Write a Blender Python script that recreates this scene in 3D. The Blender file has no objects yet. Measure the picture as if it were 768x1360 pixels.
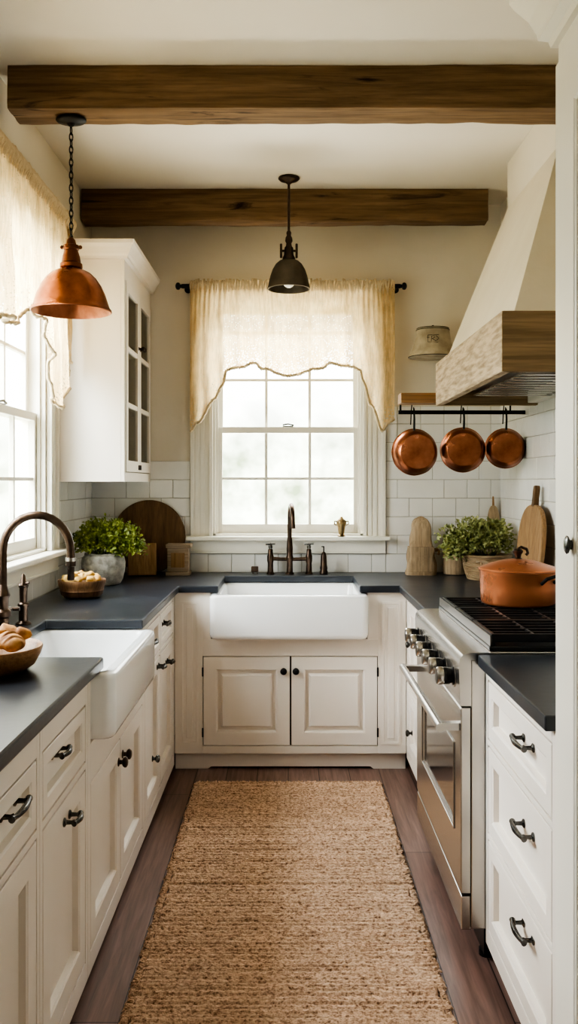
import bpy, bmesh, math, random
from mathutils import Vector, Matrix, noise as mnoise
PI = math.pi
SC = bpy.context.scene
COL = SC.collection
random.seed(7)

# ------------------------------------------------------------------ materials
def _n(nt, t, **kw):
    n = nt.nodes.new(t)
    for k, v in kw.items():
        setattr(n, k, v)
    return n

def _newmat(name):
    m = bpy.data.materials.new(name)
    m.use_nodes = True
    nt = m.node_tree
    b = nt.nodes['Principled BSDF']
    return m, nt, b

def _coords(nt, stretch=(1, 1, 1), rot=(0, 0, 0)):
    tc = _n(nt, 'ShaderNodeTexCoord')
    mp = _n(nt, 'ShaderNodeMapping')
    mp.inputs['Scale'].default_value = stretch
    mp.inputs['Rotation'].default_value = rot
    nt.links.new(tc.outputs['Object'], mp.inputs['Vector'])
    return mp.outputs['Vector']

def _noise(nt, vec, scale, detail=5, rough=.55, dist=0):
    n = _n(nt, 'ShaderNodeTexNoise')
    n.inputs['Scale'].default_value = scale
    n.inputs['Detail'].default_value = detail
    n.inputs['Roughness'].default_value = rough
    n.inputs['Distortion'].default_value = dist
    nt.links.new(vec, n.inputs['Vector'])
    return n.outputs['Fac']

def _ramp(nt, fac, stops):
    r = _n(nt, 'ShaderNodeValToRGB')
    e = r.color_ramp.elements
    while len(e) < len(stops):
        e.new(.5)
    for el, (p, c) in zip(e, stops):
        el.position = p
        el.color = (*c, 1) if len(c) == 3 else c
    nt.links.new(fac, r.inputs['Fac'])
    return r.outputs['Color']

def _mix(nt, fac, a, b, mode='MIX'):
    m = _n(nt, 'ShaderNodeMix', data_type='RGBA', blend_type=mode)
    for sock, val in ((m.inputs[0], fac), (m.inputs[6], a), (m.inputs[7], b)):
        if hasattr(val, 'is_output') or isinstance(val, bpy.types.NodeSocket):
            nt.links.new(val, sock)
        elif isinstance(val, (int, float)):
            sock.default_value = val
        else:
            sock.default_value = (*val, 1)
    return m.outputs[2]

def _bump(nt, b, h, strength, dist=.01):
    bp = _n(nt, 'ShaderNodeBump')
    bp.inputs['Strength'].default_value = strength
    bp.inputs['Distance'].default_value = dist
    nt.links.new(h, bp.inputs['Height'])
    nt.links.new(bp.outputs['Normal'], b.inputs['Normal'])

def mat(name, col, rough=.5, metal=0, col2=None, vs=6, stretch=(1, 1, 1), lo=.35, hi=.65,
        bump=0, bs=60, bd=.004, coat=0, spec=.5, rvar=0, sss=0):
    m, nt, b = _newmat(name)
    b.inputs['Base Color'].default_value = (*col, 1)
    b.inputs['Roughness'].default_value = rough
    b.inputs['Metallic'].default_value = metal
    b.inputs['Specular IOR Level'].default_value = spec
    b.inputs['Coat Weight'].default_value = coat
    b.inputs['Coat Roughness'].default_value = .15
    vec = _coords(nt, stretch)
    if col2 or rvar:
        f = _noise(nt, vec, vs)
        if col2:
            nt.links.new(_ramp(nt, f, [(lo, col), (hi, col2)]), b.inputs['Base Color'])
        if rvar:
            mr = _n(nt, 'ShaderNodeMapRange')
            mr.inputs[1].default_value = .3; mr.inputs[2].default_value = .7
            mr.inputs[3].default_value = rough - rvar; mr.inputs[4].default_value = rough + rvar
            nt.links.new(f, mr.inputs[0]); nt.links.new(mr.outputs[0], b.inputs['Roughness'])
    if bump:
        _bump(nt, b, _noise(nt, vec, bs, 4), bump, bd)
    return m

def wood(name, c1, c2, dark, axis, rough=.65, grain=1.0, crack=.35, bump=.4):
    """c1/c2 grain tones along 'axis' (0,1,2) with dark streaks"""
    m, nt, b = _newmat(name)
    st = [14.0 * grain] * 3; st[axis] = 1.0
    v = _coords(nt, st)
    f1 = _noise(nt, v, 1.6, 8, .65, .6)
    base = _ramp(nt, f1, [(.3, c1), (.7, c2)])
    st2 = [60.0 * grain] * 3; st2[axis] = 2.0
    v2 = _coords(nt, st2)
    f2 = _noise(nt, v2, 1.5, 4, .6)
    g = _ramp(nt, f2, [(.35, (.70,) * 3), (.6, (1.06,) * 3)])
    base = _mix(nt, 1.0, base, g, 'MULTIPLY')
    st3 = [9.0 * grain] * 3; st3[axis] = .8
    f3 = _noise(nt, _coords(nt, st3), 1.7, 6, .6, 1.2)
    cr = _ramp(nt, f3, [(.29, (1, 1, 1)), (crack, (0, 0, 0))])
    base = _mix(nt, cr, base, dark)
    nt.links.new(base, b.inputs['Base Color'])
    b.inputs['Roughness'].default_value = rough
    b.inputs['Specular IOR Level'].default_value = .3
    _bump(nt, b, _mix(nt, .5, f2, f3), bump, .006)
    return m

M = {}
M['plaster'] = mat('wall_plaster', (.70, .645, .55), .9, col2=(.73, .675, .58), vs=2.5, bump=.12, bs=22, bd=.01)
M['ceiling'] = mat('ceiling_paint', (.68, .635, .555), .92, col2=(.71, .665, .585), vs=1.5, bump=.08, bs=14, bd=.01)
M['paint'] = mat('cabinet_paint', (.775, .715, .65), .42, col2=(.805, .75, .69), vs=4, bump=.05, bs=90, bd=.002, stretch=(1, 1, .3))
M['trimwhite'] = mat('trim_paint', (.80, .77, .69), .4, bump=.04, bs=80, bd=.002)
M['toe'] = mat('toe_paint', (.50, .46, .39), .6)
M['gapshade'] = mat('cabinet_gap_shade', (.05, .042, .035), .9)  # near-black stands in for shade in door gaps and toe recesses
M['tile'] = mat('tile_glaze', (.82, .815, .79), .22, col2=(.78, .77, .74), vs=3.2, bump=.25, bs=9, bd=.006)
M['grout'] = mat('grout', (.40, .375, .33), .9)
M['slate'] = mat('slate_counter', (.019, .023, .031), .30, col2=(.032, .037, .047), vs=5, bump=.08, bs=35, bd=.003, rvar=.025)
M['ceramic'] = mat('sink_ceramic', (.84, .85, .86), .12, coat=.5)
M['copper'] = mat('aged_copper', (.46, .185, .10), .32, .95, col2=(.25, .088, .044), vs=9, bump=.12, bs=16, bd=.006, rvar=.09)
M['copperdark'] = mat('dark_copper', (.20, .075, .036), .4, .9, col2=(.11, .042, .022), vs=9)
M['copperpot'] = mat('pot_copper', (.64, .25, .12), .30, .65, col2=(.50, .175, .075), vs=3, lo=.05, hi=.95, bump=.04, bs=30, bd=.003, rvar=.08)
M['bronze'] = mat('oil_bronze', (.085, .058, .042), .34, .85, col2=(.045, .032, .025), vs=25)
M['bronzewarm'] = mat('warm_bronze', (.13, .088, .064), .3, .9, col2=(.065, .043, .032), vs=18)
M['shadebronze'] = mat('shade_bronze', (.115, .092, .066), .48, .55, col2=(.075, .06, .044), vs=14)
M['iron'] = mat('black_iron', (.012, .011, .011), .5, .5)
M['pull'] = mat('pewter_pull', (.15, .145, .135), .26, .9, col2=(.05, .047, .044), vs=30)
M['steel'] = mat('brushed_steel', (.55, .525, .49), .27, 1, bump=.03, bs=300, stretch=(1, .02, 1), bd=.001)
M['steeldark'] = mat('dark_steel', (.14, .13, .12), .35, .9)
M['oven_glass'] = mat('oven_glass', (.010, .009, .008), .08, 0, coat=.6, spec=.6)
M['black'] = mat('black_enamel', (.010, .010, .011), .3, 0)
M['grate'] = mat('cast_iron_grate', (.016, .016, .018), .36, .3, bump=.15, bs=120, bd=.001)
M['knobblack'] = mat('knob_black', (.015, .014, .014), .25, .3)
M['beam'] = wood('old_beam_wood', (.125, .076, .038), (.25, .16, .088), (.022, .012, .006), 0, .8, .8, .385, 1.0)
M['bandfront'] = mat('lit_band_wood', (.27, .195, .125), .85, col2=(.53, .425, .31), vs=70, stretch=(1, .13, 1), lo=.3, hi=.62, bump=1.0, bs=55, bd=.006)  # hood band's front face, window light put into the paler colour
M['bandside'] = wood('shaded_band_wood', (.22, .145, .078), (.33, .23, .13), (.09, .05, .025), 0, .7, 1.2, .35, .4)  # ends of the same band, shade put into the darker tone
M['shelf'] = wood('shelf_wood', (.26, .14, .06), (.36, .21, .10), (.08, .04, .02), 0, .6, 1.2)
M['boarddark'] = wood('dark_board_wood', (.105, .055, .023), (.22, .125, .058), (.03, .015, .008), 2, .55, 1.0)
M['boardmid'] = wood('tan_board_wood', (.27, .15, .065), (.38, .235, .115), (.09, .045, .02), 2, .6, 1.3)
M['boardpale'] = wood('pale_carved_wood', (.34, .24, .145), (.50, .38, .25), (.13, .08, .045), 2, .75, 1.5, .36, .8)
M['boardgrey'] = wood('weathered_wood', (.30, .22, .15), (.44, .345, .25), (.12, .08, .05), 0, .75, 1.4)
M['bowlwood'] = wood('turned_bowl_wood', (.25, .125, .05), (.40, .22, .10), (.09, .04, .016), 1, .5, 1.6)
M['bowldark'] = wood('dark_bowl_wood', (.14, .065, .028), (.30, .17, .085), (.04, .02, .01), 2, .5, .9, .42)
M['floorwood'] = None
M['stoneware'] = mat('grey_stoneware', (.25, .235, .205), .6, col2=(.50, .48, .43), vs=34, bump=.4, bs=60, bd=.004)
M['basket'] = mat('pale_basket', (.46, .345, .22), .85, col2=(.30, .205, .12), vs=14, stretch=(1, 1, 4), bump=.7, bs=45, bd=.006)
M['burlap'] = mat('pale_burlap', (.40, .31, .21), .9, col2=(.28, .20, .13), vs=20, bump=.5, bs=90, bd=.004)
M['leaf'] = mat('herb_leaf', (.10, .145, .018), .5, col2=(.36, .40, .085), vs=22, lo=.35, hi=.68)
M['leafpale'] = mat('herb_leaf_pale', (.17, .20, .055), .5, col2=(.52, .54, .23), vs=22, lo=.35, hi=.68)
M['stem'] = mat('herb_stem', (.09, .12, .03), .6)
M['potato'] = mat('potato_skin', (.40, .22, .055), .7, col2=(.66, .45, .16), vs=14, bump=.2, bs=60, bd=.003)
M['onion'] = mat('onion_skin', (.22, .085, .045), .45, col2=(.33, .15, .08), vs=14)
M['bread'] = mat('bread_crust', (.22, .085, .022), .75, col2=(.50, .26, .09), vs=30, bump=.35, bs=40, bd=.005)
M['linen'] = mat('white_linen', (.82, .78, .72), .9, bump=.3, bs=200, bd=.001)
M['brass'] = mat('old_brass', (.34, .25, .13), .35, .85, col2=(.18, .12, .06), vs=20)
M['shadecream'] = mat('cream_shade', (.50, .44, .335), .85, col2=(.34, .29, .21), vs=14, bump=.15, bs=60, bd=.003)
M['hoodplaster'] = mat('hood_plaster', (.74, .68, .57), .9, col2=(.70, .635, .525), vs=4, bump=.2, bs=26, bd=.008)
M['soil'] = mat('soil', (.03, .02, .012), .95)

def floor_mat():
    m, nt, b = _newmat('dark_plank_floor')
    v = _coords(nt, (1, 1, 1), (0, 0, PI / 2))
    br = _n(nt, 'ShaderNodeTexBrick')
    br.offset = .37
    nt.links.new(v, br.inputs['Vector'])
    br.inputs['Color1'].default_value = (.17, .105, .086, 1)
    br.inputs['Color2'].default_value = (.27, .185, .16, 1)
    br.inputs['Mortar'].default_value = (.012, .006, .005, 1)
    br.inputs['Scale'].default_value = 1
    br.inputs['Mortar Size'].default_value = .0018
    br.inputs['Brick Width'].default_value = 1.7
    br.inputs['Row Height'].default_value = .15
    v2 = _coords(nt, (22, 1.2, 1))
    f = _noise(nt, v2, 2.2, 8, .65, .5)
    g = _ramp(nt, f, [(.3, (.55, .52, .5)), (.7, (1.35, 1.3, 1.3))])
    c = _mix(nt, 1.0, br.outputs['Color'], g, 'MULTIPLY')
    nt.links.new(c, b.inputs['Base Color'])
    b.inputs['Roughness'].default_value = .36
    b.inputs['Specular IOR Level'].default_value = .45
    _bump(nt, b, f, .15, .003)
    return m
M['floorwood'] = floor_mat()

def rug_mat():
    m, nt, b = _newmat('jute_fibre')
    v = _coords(nt, (1, 1.6, 1))
    f = _noise(nt, v, 95, 5, .7)
    c = _ramp(nt, f, [(.32, (.16, .075, .035)), (.5, (.70, .49, .35)), (.68, (.94, .75, .58))])
    f2 = _noise(nt, _coords(nt, (1.5, 12, 1)), 3, 4, .6)
    g = _ramp(nt, f2, [(.3, (.78, .75, .72)), (.7, (1.1, 1.1, 1.1))])
    c = _mix(nt, 1.0, c, g, 'MULTIPLY')
    nt.links.new(c, b.inputs['Base Color'])
    b.inputs['Roughness'].default_value = .95
    b.inputs['Specular IOR Level'].default_value = .1
    _bump(nt, b, f, .9, .008)
    return m
M['jute'] = rug_mat()

def glass_mat(name, tint, refl=.06):
    m, nt, b = _newmat(name)
    nt.nodes.remove(b)
    out = nt.nodes['Material Output']
    tr = _n(nt, 'ShaderNodeBsdfTransparent'); tr.inputs[0].default_value = (*tint, 1)
    gl = _n(nt, 'ShaderNodeBsdfGlossy'); gl.inputs['Roughness'].default_value = .03
    mx = _n(nt, 'ShaderNodeMixShader')
    mx.inputs[0].default_value = refl
    nt.links.new(tr.outputs[0], mx.inputs[1]); nt.links.new(gl.outputs[0], mx.inputs[2])
    nt.links.new(mx.outputs[0], out.inputs['Surface'])
    return m
M['pane'] = glass_mat('window_glass', (.97, .98, .97), .05)
M['cabglass'] = glass_mat('cabinet_glass', (.80, .81, .77), .22)

def curtain_mat():
    m, nt, b = _newmat('lace_linen')
    out = nt.nodes['Material Output']
    v = _coords(nt)
    f = _noise(nt, v, 9, 5, .6)
    col = _ramp(nt, f, [(.3, (.66, .51, .31)), (.7, (.80, .68, .48))])
    weave = _noise(nt, _coords(nt, (170, 170, 14)), 1.0, 3, .6)
    col = _mix(nt, 1.0, col, _ramp(nt, weave, [(.35, (.80,) * 3), (.62, (1.1,) * 3)]), 'MULTIPLY')
    nt.links.new(col, b.inputs['Base Color'])
    b.inputs['Roughness'].default_value = .9
    b.inputs['Specular IOR Level'].default_value = .1
    tl = _n(nt, 'ShaderNodeBsdfTranslucent')
    nt.links.new(_mix(nt, 1.0, col, (1.15, 1.08, .95), 'MULTIPLY'), tl.inputs[0])
    mx = _n(nt, 'ShaderNodeMixShader'); mx.inputs[0].default_value = .68
    nt.links.new(b.outputs[0], mx.inputs[1]); nt.links.new(tl.outputs[0], mx.inputs[2])
    tr = _n(nt, 'ShaderNodeBsdfTransparent')
    # lace holes, more open toward the hem
    vo = _n(nt, 'ShaderNodeTexVoronoi'); vo.inputs['Scale'].default_value = 95
    nt.links.new(v, vo.inputs['Vector'])
    at = _n(nt, 'ShaderNodeAttribute'); at.attribute_name = 'hem'
    hr = _n(nt, 'ShaderNodeMapRange')
    hr.inputs[1].default_value = .25; hr.inputs[2].default_value = 1
    hr.inputs[3].default_value = .16; hr.inputs[4].default_value = .40
    nt.links.new(at.outputs['Fac'], hr.inputs[0])
    lt = _n(nt, 'ShaderNodeMath', operation='LESS_THAN')
    nt.links.new(vo.outputs['Distance'], lt.inputs[0]); nt.links.new(hr.outputs[0], lt.inputs[1])
    fac = _n(nt, 'ShaderNodeMath', operation='MULTIPLY'); fac.inputs[1].default_value = .75
    nt.links.new(lt.outputs[0], fac.inputs[0])
    add = _n(nt, 'ShaderNodeMath', operation='ADD'); add.inputs[1].default_value = .05
    nt.links.new(fac.outputs[0], add.inputs[0])
    m2 = _n(nt, 'ShaderNodeMixShader')
    nt.links.new(add.outputs[0], m2.inputs[0])
    nt.links.new(mx.outputs[0], m2.inputs[1]); nt.links.new(tr.outputs[0], m2.inputs[2])
    nt.links.new(m2.outputs[0], out.inputs['Surface'])
    _bump(nt, b, weave, .4, .004)
    return m
M['lace'] = curtain_mat()
M['lacetrim'] = mat('lace_trim', (.70, .58, .40), .9, col2=(.58, .46, .30), vs=40, bump=.8, bs=150, bd=.004)

# ------------------------------------------------------------------ mesh builder
class MB:
    def __init__(self, mtx=None):
        self.bm = bmesh.new()
        self.m = mtx
    def V(self, p):
        p = Vector(p)
        return self.bm.verts.new(self.m @ p if self.m else p)
    def F(self, vs):
        try:
            return self.bm.faces.new(vs)
        except ValueError:
            return None
    def box(self, x0, x1, y0, y1, z0, z1):
        v = [self.V((x, y, z)) for z in (z0, z1) for x, y in ((x0, y0), (x1, y0), (x1, y1), (x0, y1))]
        for q in ((0, 3, 2, 1), (4, 5, 6, 7), (0, 1, 5, 4), (1, 2, 6, 5), (2, 3, 7, 6), (3, 0, 4, 7)):
            self.F([v[i] for i in q])
        return self
    def loft(self, loops, cap0=True, cap1=True, closed=True):
        L = [[self.V(p) for p in lp] for lp in loops]
        n = len(L[0])
        for a, b in zip(L[:-1], L[1:]):
            for i in range(n if closed else n - 1):
                j = (i + 1) % n
                self.F([a[i], a[j], b[j], b[i]])
        if cap0: self.F(L[0][::-1])
        if cap1: self.F(L[-1])
        return self
    def lathe(self, prof, c=(0, 0, 0), n=32, rot=None, sx=1, sy=1, cap0=True, cap1=True, wob=0):
        c = Vector(c); loops = []
        for k, (r, z) in enumerate(prof):
            lp = []
            for i in range(n):
                a = 2 * PI * i / n
                w = 1 + (wob * mnoise.noise((3 * math.cos(a) + c.x * 9, 3 * math.sin(a), z * 18)) if wob else 0)
                p = Vector((max(r, 1e-4) * w * math.cos(a) * sx, max(r, 1e-4) * w * math.sin(a) * sy, z))
                if rot: p = rot @ p
                lp.append(p + c)
            loops.append(lp)
        return self.loft(loops, cap0, cap1)
    def tube(self, pts, r, n=8, cap=True, closed=False):
        pts = [Vector(p) for p in pts]
        N = len(pts)
        rs = r if isinstance(r, (list, tuple)) else [r] * N
        up = None; loops = []
        for i in range(N):
            if closed:
                t = (pts[(i + 1) % N] - pts[i - 1]).normalized()
            else:
                t = (pts[min(i + 1, N - 1)] - pts[max(i - 1, 0)]).normalized()
            if up is None:
                a = Vector((0, 0, 1)) if abs(t.z) < .9 else Vector((1, 0, 0))
                up = (a - t * a.dot(t)).normalized()
            else:
                up = (up - t * up.dot(t)).normalized()
            s = t.cross(up)
            loops.append([pts[i] + (up * math.cos(2 * PI * k / n) + s * math.sin(2 * PI * k / n)) * rs[i] for k in range(n)])
        if closed:
            loops.append(loops[0])
            return self.loft(loops, False, False)
        return self.loft(loops, cap, cap)
    def ball(self, c, r, n=16, sx=1, sy=1, sz=1, rot=None, lump=0):
        k = max(6, n // 2)
        c = Vector(c); loops = []
        for j in range(k + 1):
            t = PI * j / k
            rr = max(math.sin(t), .02)
            lp = []
            for i in range(n):
                a = 2 * PI * i / n
                d = Vector((rr * math.cos(a), rr * math.sin(a), -math.cos(t)))
                q = 1 + (lump * mnoise.noise(d * 1.3 + c * 31) if lump else 0)
                p = Vector((d.x * sx, d.y * sy, d.z * sz)) * r * q
                if rot: p = rot @ p
                lp.append(p + c)
            loops.append(lp)
        return self.loft(loops)
    def prism(self, poly, a0, a1, axis='y'):
        """poly in the two other axes, extruded along axis"""
        def pt(p, a):
            if axis == 'y': return (p[0], a, p[1])
            if axis == 'x': return (a, p[0], p[1])
            return (p[0], p[1], a)
        return self.loft([[pt(p, a0) for p in poly], [pt(p, a1) for p in poly]])
    def cells(self, xs, ys, filled, z0, z1):
        nx, ny = len(xs) - 1, len(ys) - 1
        vb = {}; vt = {}
        def g(d, i, j, z):
            if (i, j) not in d: d[(i, j)] = self.V((xs[i], ys[j], z))
            return d[(i, j)]
        F = lambda i, j: 0 <= i < nx and 0 <= j < ny and filled(.5 * (xs[i] + xs[i + 1]), .5 * (ys[j] + ys[j + 1]))
        for i in range(nx):
            for j in range(ny):
                if not F(i, j): continue
                c = [(i, j), (i + 1, j), (i + 1, j + 1), (i, j + 1)]
                self.F([g(vt, *q, z1) for q in c])
                self.F([g(vb, *q, z0) for q in reversed(c)])
                for k, (di, dj) in enumerate(((0, -1), (1, 0), (0, 1), (-1, 0))):
                    if not F(i + di, j + dj):
                        p, q = c[k], c[(k + 1) % 4]
                        self.F([g(vb, *p, z0), g(vb, *q, z0), g(vt, *q, z1), g(vt, *p, z1)])
        bmesh.ops.dissolve_limit(self.bm, angle_limit=.01, verts=self.bm.verts[:], edges=self.bm.edges[:])
        return self
    def build(self, name, material, parent=None, smooth=None, bevel=0, seg=2, attr=None, fixn=True):
        bm = self.bm
        if fixn: bmesh.ops.recalc_face_normals(bm, faces=bm.faces[:])
        me = bpy.data.meshes.new(name)
        bm.to_mesh(me); bm.free()
        o = bpy.data.objects.new(name, me)
        COL.objects.link(o)
        if parent is not None:
            off = Vector((0, 0, 0)); p = parent
            while p is not None:
                off += p.location; p = p.parent
            me.transform(Matrix.Translation(-off))
            o.parent = parent
        me.materials.append(material)
        if smooth is not None:
            me.polygons.foreach_set('use_smooth', [True] * len(me.polygons))
            me.set_sharp_from_angle(angle=math.radians(smooth))
        if bevel:
            bv = o.modifiers.new('bevel', 'BEVEL')
            bv.width = bevel; bv.segments = seg; bv.limit_method = 'ANGLE'; bv.angle_limit = math.radians(40)
        me.update()
        return o

def thing(name, label, cat, loc=(0, 0, 0), group=None):
    o = bpy.data.objects.new(name, None)
    COL.objects.link(o)
    o.location = loc
    o.empty_display_size = .05
    o['label'] = label; o['category'] = cat
    if group: o['group'] = group
    return o
def tag(o, label, cat, group=None):
    o['label'] = label; o['category'] = cat
    if group: o['group'] = group
    return o
def struct(o):
    o['kind'] = 'structure'
    return o
def sroot(name):
    o = bpy.data.objects.new(name, None); COL.objects.link(o)
    o['kind'] = 'structure'
    return o

def face_mtx(side, pos):
    """local (u across, v up, w out into the room)"""
    if side == 'left':  return Matrix(((0, 0, 1, pos), (1, 0, 0, 0), (0, 1, 0, 0), (0, 0, 0, 1)))
    if side == 'right': return Matrix(((0, 0, -1, pos), (1, 0, 0, 0), (0, 1, 0, 0), (0, 0, 0, 1)))
    if side == 'back':  return Matrix(((1, 0, 0, 0), (0, 0, -1, pos), (0, 1, 0, 0), (0, 0, 0, 1)))

def rect(u0, u1, v0, v1, w, i=0):
    return [(u0 + i, v0 + i, w), (u1 - i, v0 + i, w), (u1 - i, v1 - i, w), (u0 + i, v1 - i, w)]
def rrect(x0, x1, y0, y1, r, n=6):
    pts = []
    for cx, cy, a0 in ((x1 - r, y1 - r, 0), (x0 + r, y1 - r, PI / 2), (x0 + r, y0 + r, PI), (x1 - r, y0 + r, 1.5 * PI)):
        for k in range(n + 1):
            a = a0 + PI / 2 * k / n
            pts.append((cx + r * math.cos(a), cy + r * math.sin(a)))
    return pts

# ------------------------------------------------------------------ room constants
XL, XR, YB, H = -1.115, 1.205, 4.98, 3.0
Y0 = -1.5
ZC = .92          # counter top
ZCB = .885        # counter underside
FL, FR, FB = -.565, .587, 4.36   # cabinet face planes

# ------------------------------------------------------------------ shell
struct(MB().box(XL - .15, XR + .15, Y0 - .15, YB + .15, -.1, 0).build('floor', M['floorwood']))
struct(MB().box(XL - .15, XR + .15, Y0 - .15, YB + .15, H, H + .1).build('ceiling', M['ceiling']))
TH = .14
WB = (-.427, .424, 1.127, 2.462)     # back window opening x0,x1,z0,z1
WL = (2.13, 4.05, 1.115, 2.52)      # left window opening, unseen near half added for key light: y0,y1,z0,z1
wb = MB()
wb.box(XL - TH, WB[0], YB, YB + TH, 0, H); wb.box(WB[1], XR + TH, YB, YB + TH, 0, H)
wb.box(WB[0], WB[1], YB, YB + TH, 0, WB[2]); wb.box(WB[0], WB[1], YB, YB + TH, WB[3], H)
wall_back = struct(wb.build('wall_back', M['plaster']))
wl = MB()
wl.box(XL - TH, XL, Y0, WL[0], 0, H); wl.box(XL - TH, XL, WL[1], YB, 0, H)
wl.box(XL - TH, XL, WL[0], WL[1], 0, WL[2]); wl.box(XL - TH, XL, WL[0], WL[1], WL[3], H)
wall_left = struct(wl.build('wall_left', M['plaster']))
wall_right = struct(MB().box(XR, XR + TH, Y0, YB, 0, H).build('wall_right', M['plaster']))
struct(MB().box(XL - TH, XR + TH, Y0 - TH, Y0, 0, H).build('wall_rear', M['plaster']))
# chase boxed out high on the right wall, above the hood
struct(MB().box(1.08, XR - .001, 3.48, 4.33, 2.775, H - .001).build('trim_1', M['plaster']))

# ---- tiles
def tiles(parent, side, pos, areas, seed):
    rnd = random.Random(seed)
    fm = face_mtx(side, pos)
    t = MB(fm); g = MB(fm)
    RH, U = .105, .132
    for (u0, u1, v0, v1) in areas:
        g.box(u0, u1, v0, v1, .0002, .003)
        k = 0
        while ZC + k * RH < v1 - .005:
            a, b = ZC + k * RH, ZC + (k + 1) * RH
            k += 1
            a, b = max(a, v0), min(b, v1)
            if b - a < .01: continue
            u = u0 - rnd.choice((0, .03, .066))
            while u < u1:
                wdt = rnd.choice((U, U, U, 2 * U))
                p, q = max(u, u0), min(u + wdt, u1)
                u += wdt
                if q - p < .012: continue
                e = .0013; tw = .0062 + rnd.uniform(-.0006, .0006)
                t.loft([rect(p + e, q - e, a + e, b - e, .001), rect(p + e, q - e, a + e, b - e, tw - .0016),
                        rect(p + e, q - e, a + e, b - e, tw, .002)], False, True)
    struct(g.build('grout', M['grout'], parent))
    struct(t.build('backsplash_tile', M['tile'], parent))
CAS = .125
tiles(wall_back, 'back', YB, [(XL, WB[0] - CAS - .003, ZC - .03, 1.55), (WB[1] + CAS + .003, XR, ZC - .03, 1.86),
                              (WB[0] - CAS - .003, WB[1] + CAS + .003, ZC - .03, 1.03)], 3)
tiles(wall_left, 'left', XL, [(WL[1] + CAS + .003, YB - .007, ZC - .03, 1.55), (1.2, WL[1] + CAS + .003, ZC - .03, 1.02)], 5)
tiles(wall_right, 'right', XR, [(1.93, YB - .007, ZC - .03, 1.86)], 9)

# ---- windows
def window(name, side, pos, o, sashes, mull, head=.11):
    fm = face_mtx(side, pos)
    u0, u1, v0, v1 = o
    root = sroot(name)
    c = MB(fm)
    def board(a, b, p, q, vert):
        # stepped moulding: flat + three raised fillets
        c.box(a, b, p, q, .001, .016)
        if vert:
            w = b - a
            for f0, f1, t in ((0, .14, .026), (.22, .38, .021), (.46, .62, .021), (.84, 1, .030)):
                c.box(a + w * f0, a + w * f1, p, q, .016, t)
        else:
            w = q - p
            for f0, f1, t in ((0, .14, .026), (.22, .38, .021), (.46, .62, .021), (.84, 1, .030)):
                c.box(a, b, p + w * f0, p + w * f1, .016, t)
    board(u0 - CAS, u0, v0, v1 + .0, True); board(u1, u1 + CAS, v0, v1, True)
    board(u0 - CAS, u1 + CAS, v1, v1 + head, False)
    struct(c.build('window_casing', M['trimwhite'], root, bevel=.0015))
    j = MB(fm)
    j.box(u0 + .0005, u0 + .016, v0, v1, -.139, .0); j.box(u1 - .016, u1 - .0005, v0, v1, -.139, .0)
    j.box(u0 + .016, u1 - .016, v1 - .016, v1 - .0005, -.139, .0); j.box(u0 + .0005, u1 - .0005, v0 + .0005, v0 + .012, -.139, .0)
    for a in (u0 + .016, u1 - .028):
        j.box(a, a + .012, v0, v1, -.036, -.022)
    for a, b in mull: j.box(a, b, v0, v1, -.12, .012)
    struct(j.build('window_jamb', M['trimwhite'], root, bevel=.001))
    s = MB(fm)
    s.box(u0 - CAS - .022, u1 + CAS + .022, v0 - .024, v0 - .0005, .0015, .075)
    struct(s.build('window_sill', M['trimwhite'], root, bevel=.006, seg=3))
    a = MB(fm)
    a.box(u0 - CAS, u1 + CAS, v0 - .098, v0 - .0245, .008, .022); a.box(u0 - CAS, u1 + CAS, v0 - .098, v0 - .086, .022, .027)
    struct(a.build('window_apron', M['trimwhite'], root, bevel=.0015))
    zm = 1.728
    for (a, b) in sashes:
        for low in (True, False):
            if low: p, q, w0, w1 = v0 + .012, zm + .018, -.072, -.038
            else:   p, q, w0, w1 = zm - .018, v1 - .016, -.112, -.078
            sb = MB(fm)
            st = .034
            br, tr_ = (.052, .036) if low else (.036, .05)
            sb.box(a, a + st, p, q, w0, w1); sb.box(b - st, b, p, q, w0, w1)
            sb.box(a + st, b - st, p, p + br, w0, w1); sb.box(a + st, b - st, q - tr_, q, w0, w1)
            gw = (b - a - 2 * st)
            for k in (1, 2):
                x = a + st + gw * k / 3
                sb.box(x - .008, x + .008, p + br, q - tr_, w0 + .006, w1 - .006)
            for zz in ([.5 * (p + br + q - tr_)] if low else [p + br + .272, p + br + .272 * 2]):
                sb.box(a + st, b - st, zz - .008, zz + .008, w0 + .0061, w1 - .0061)
            so = struct(sb.build('window_sash', M['trimwhite'], root, bevel=.002))
            pm = MB(fm)
            wm = .5 * (w0 + w1)
            pm.box(a + st + .001, b - st - .001, p + br + .001, q - tr_ - .001, wm - .0015, wm + .0015)
            struct(pm.build('pane', M['pane'], so))
        lk = MB(fm)
        uc = .5 * (a + b)
        lk.box(uc - .03, uc + .03, zm + .0185, zm + .024, -.07, -.045)
        lk.tube([(uc - .03, zm + .03, -.05), (uc, zm + .036, -.046), (uc + .034, zm + .027, -.044)], .005, 8)
        struct(lk.build('sash_lock', M['pull'], root, smooth=40))
    return root
window('window_1', 'back', YB, WB, [(WB[0] + .017, WB[1] - .017)], [], .048)
mm = .5 * (WL[0] + WL[1])
window('window_2', 'left', XL, WL, [(WL[0] + .017, mm - .041), (mm + .041, WL[1] - .017)], [(mm - .04, mm + .04)])

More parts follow.
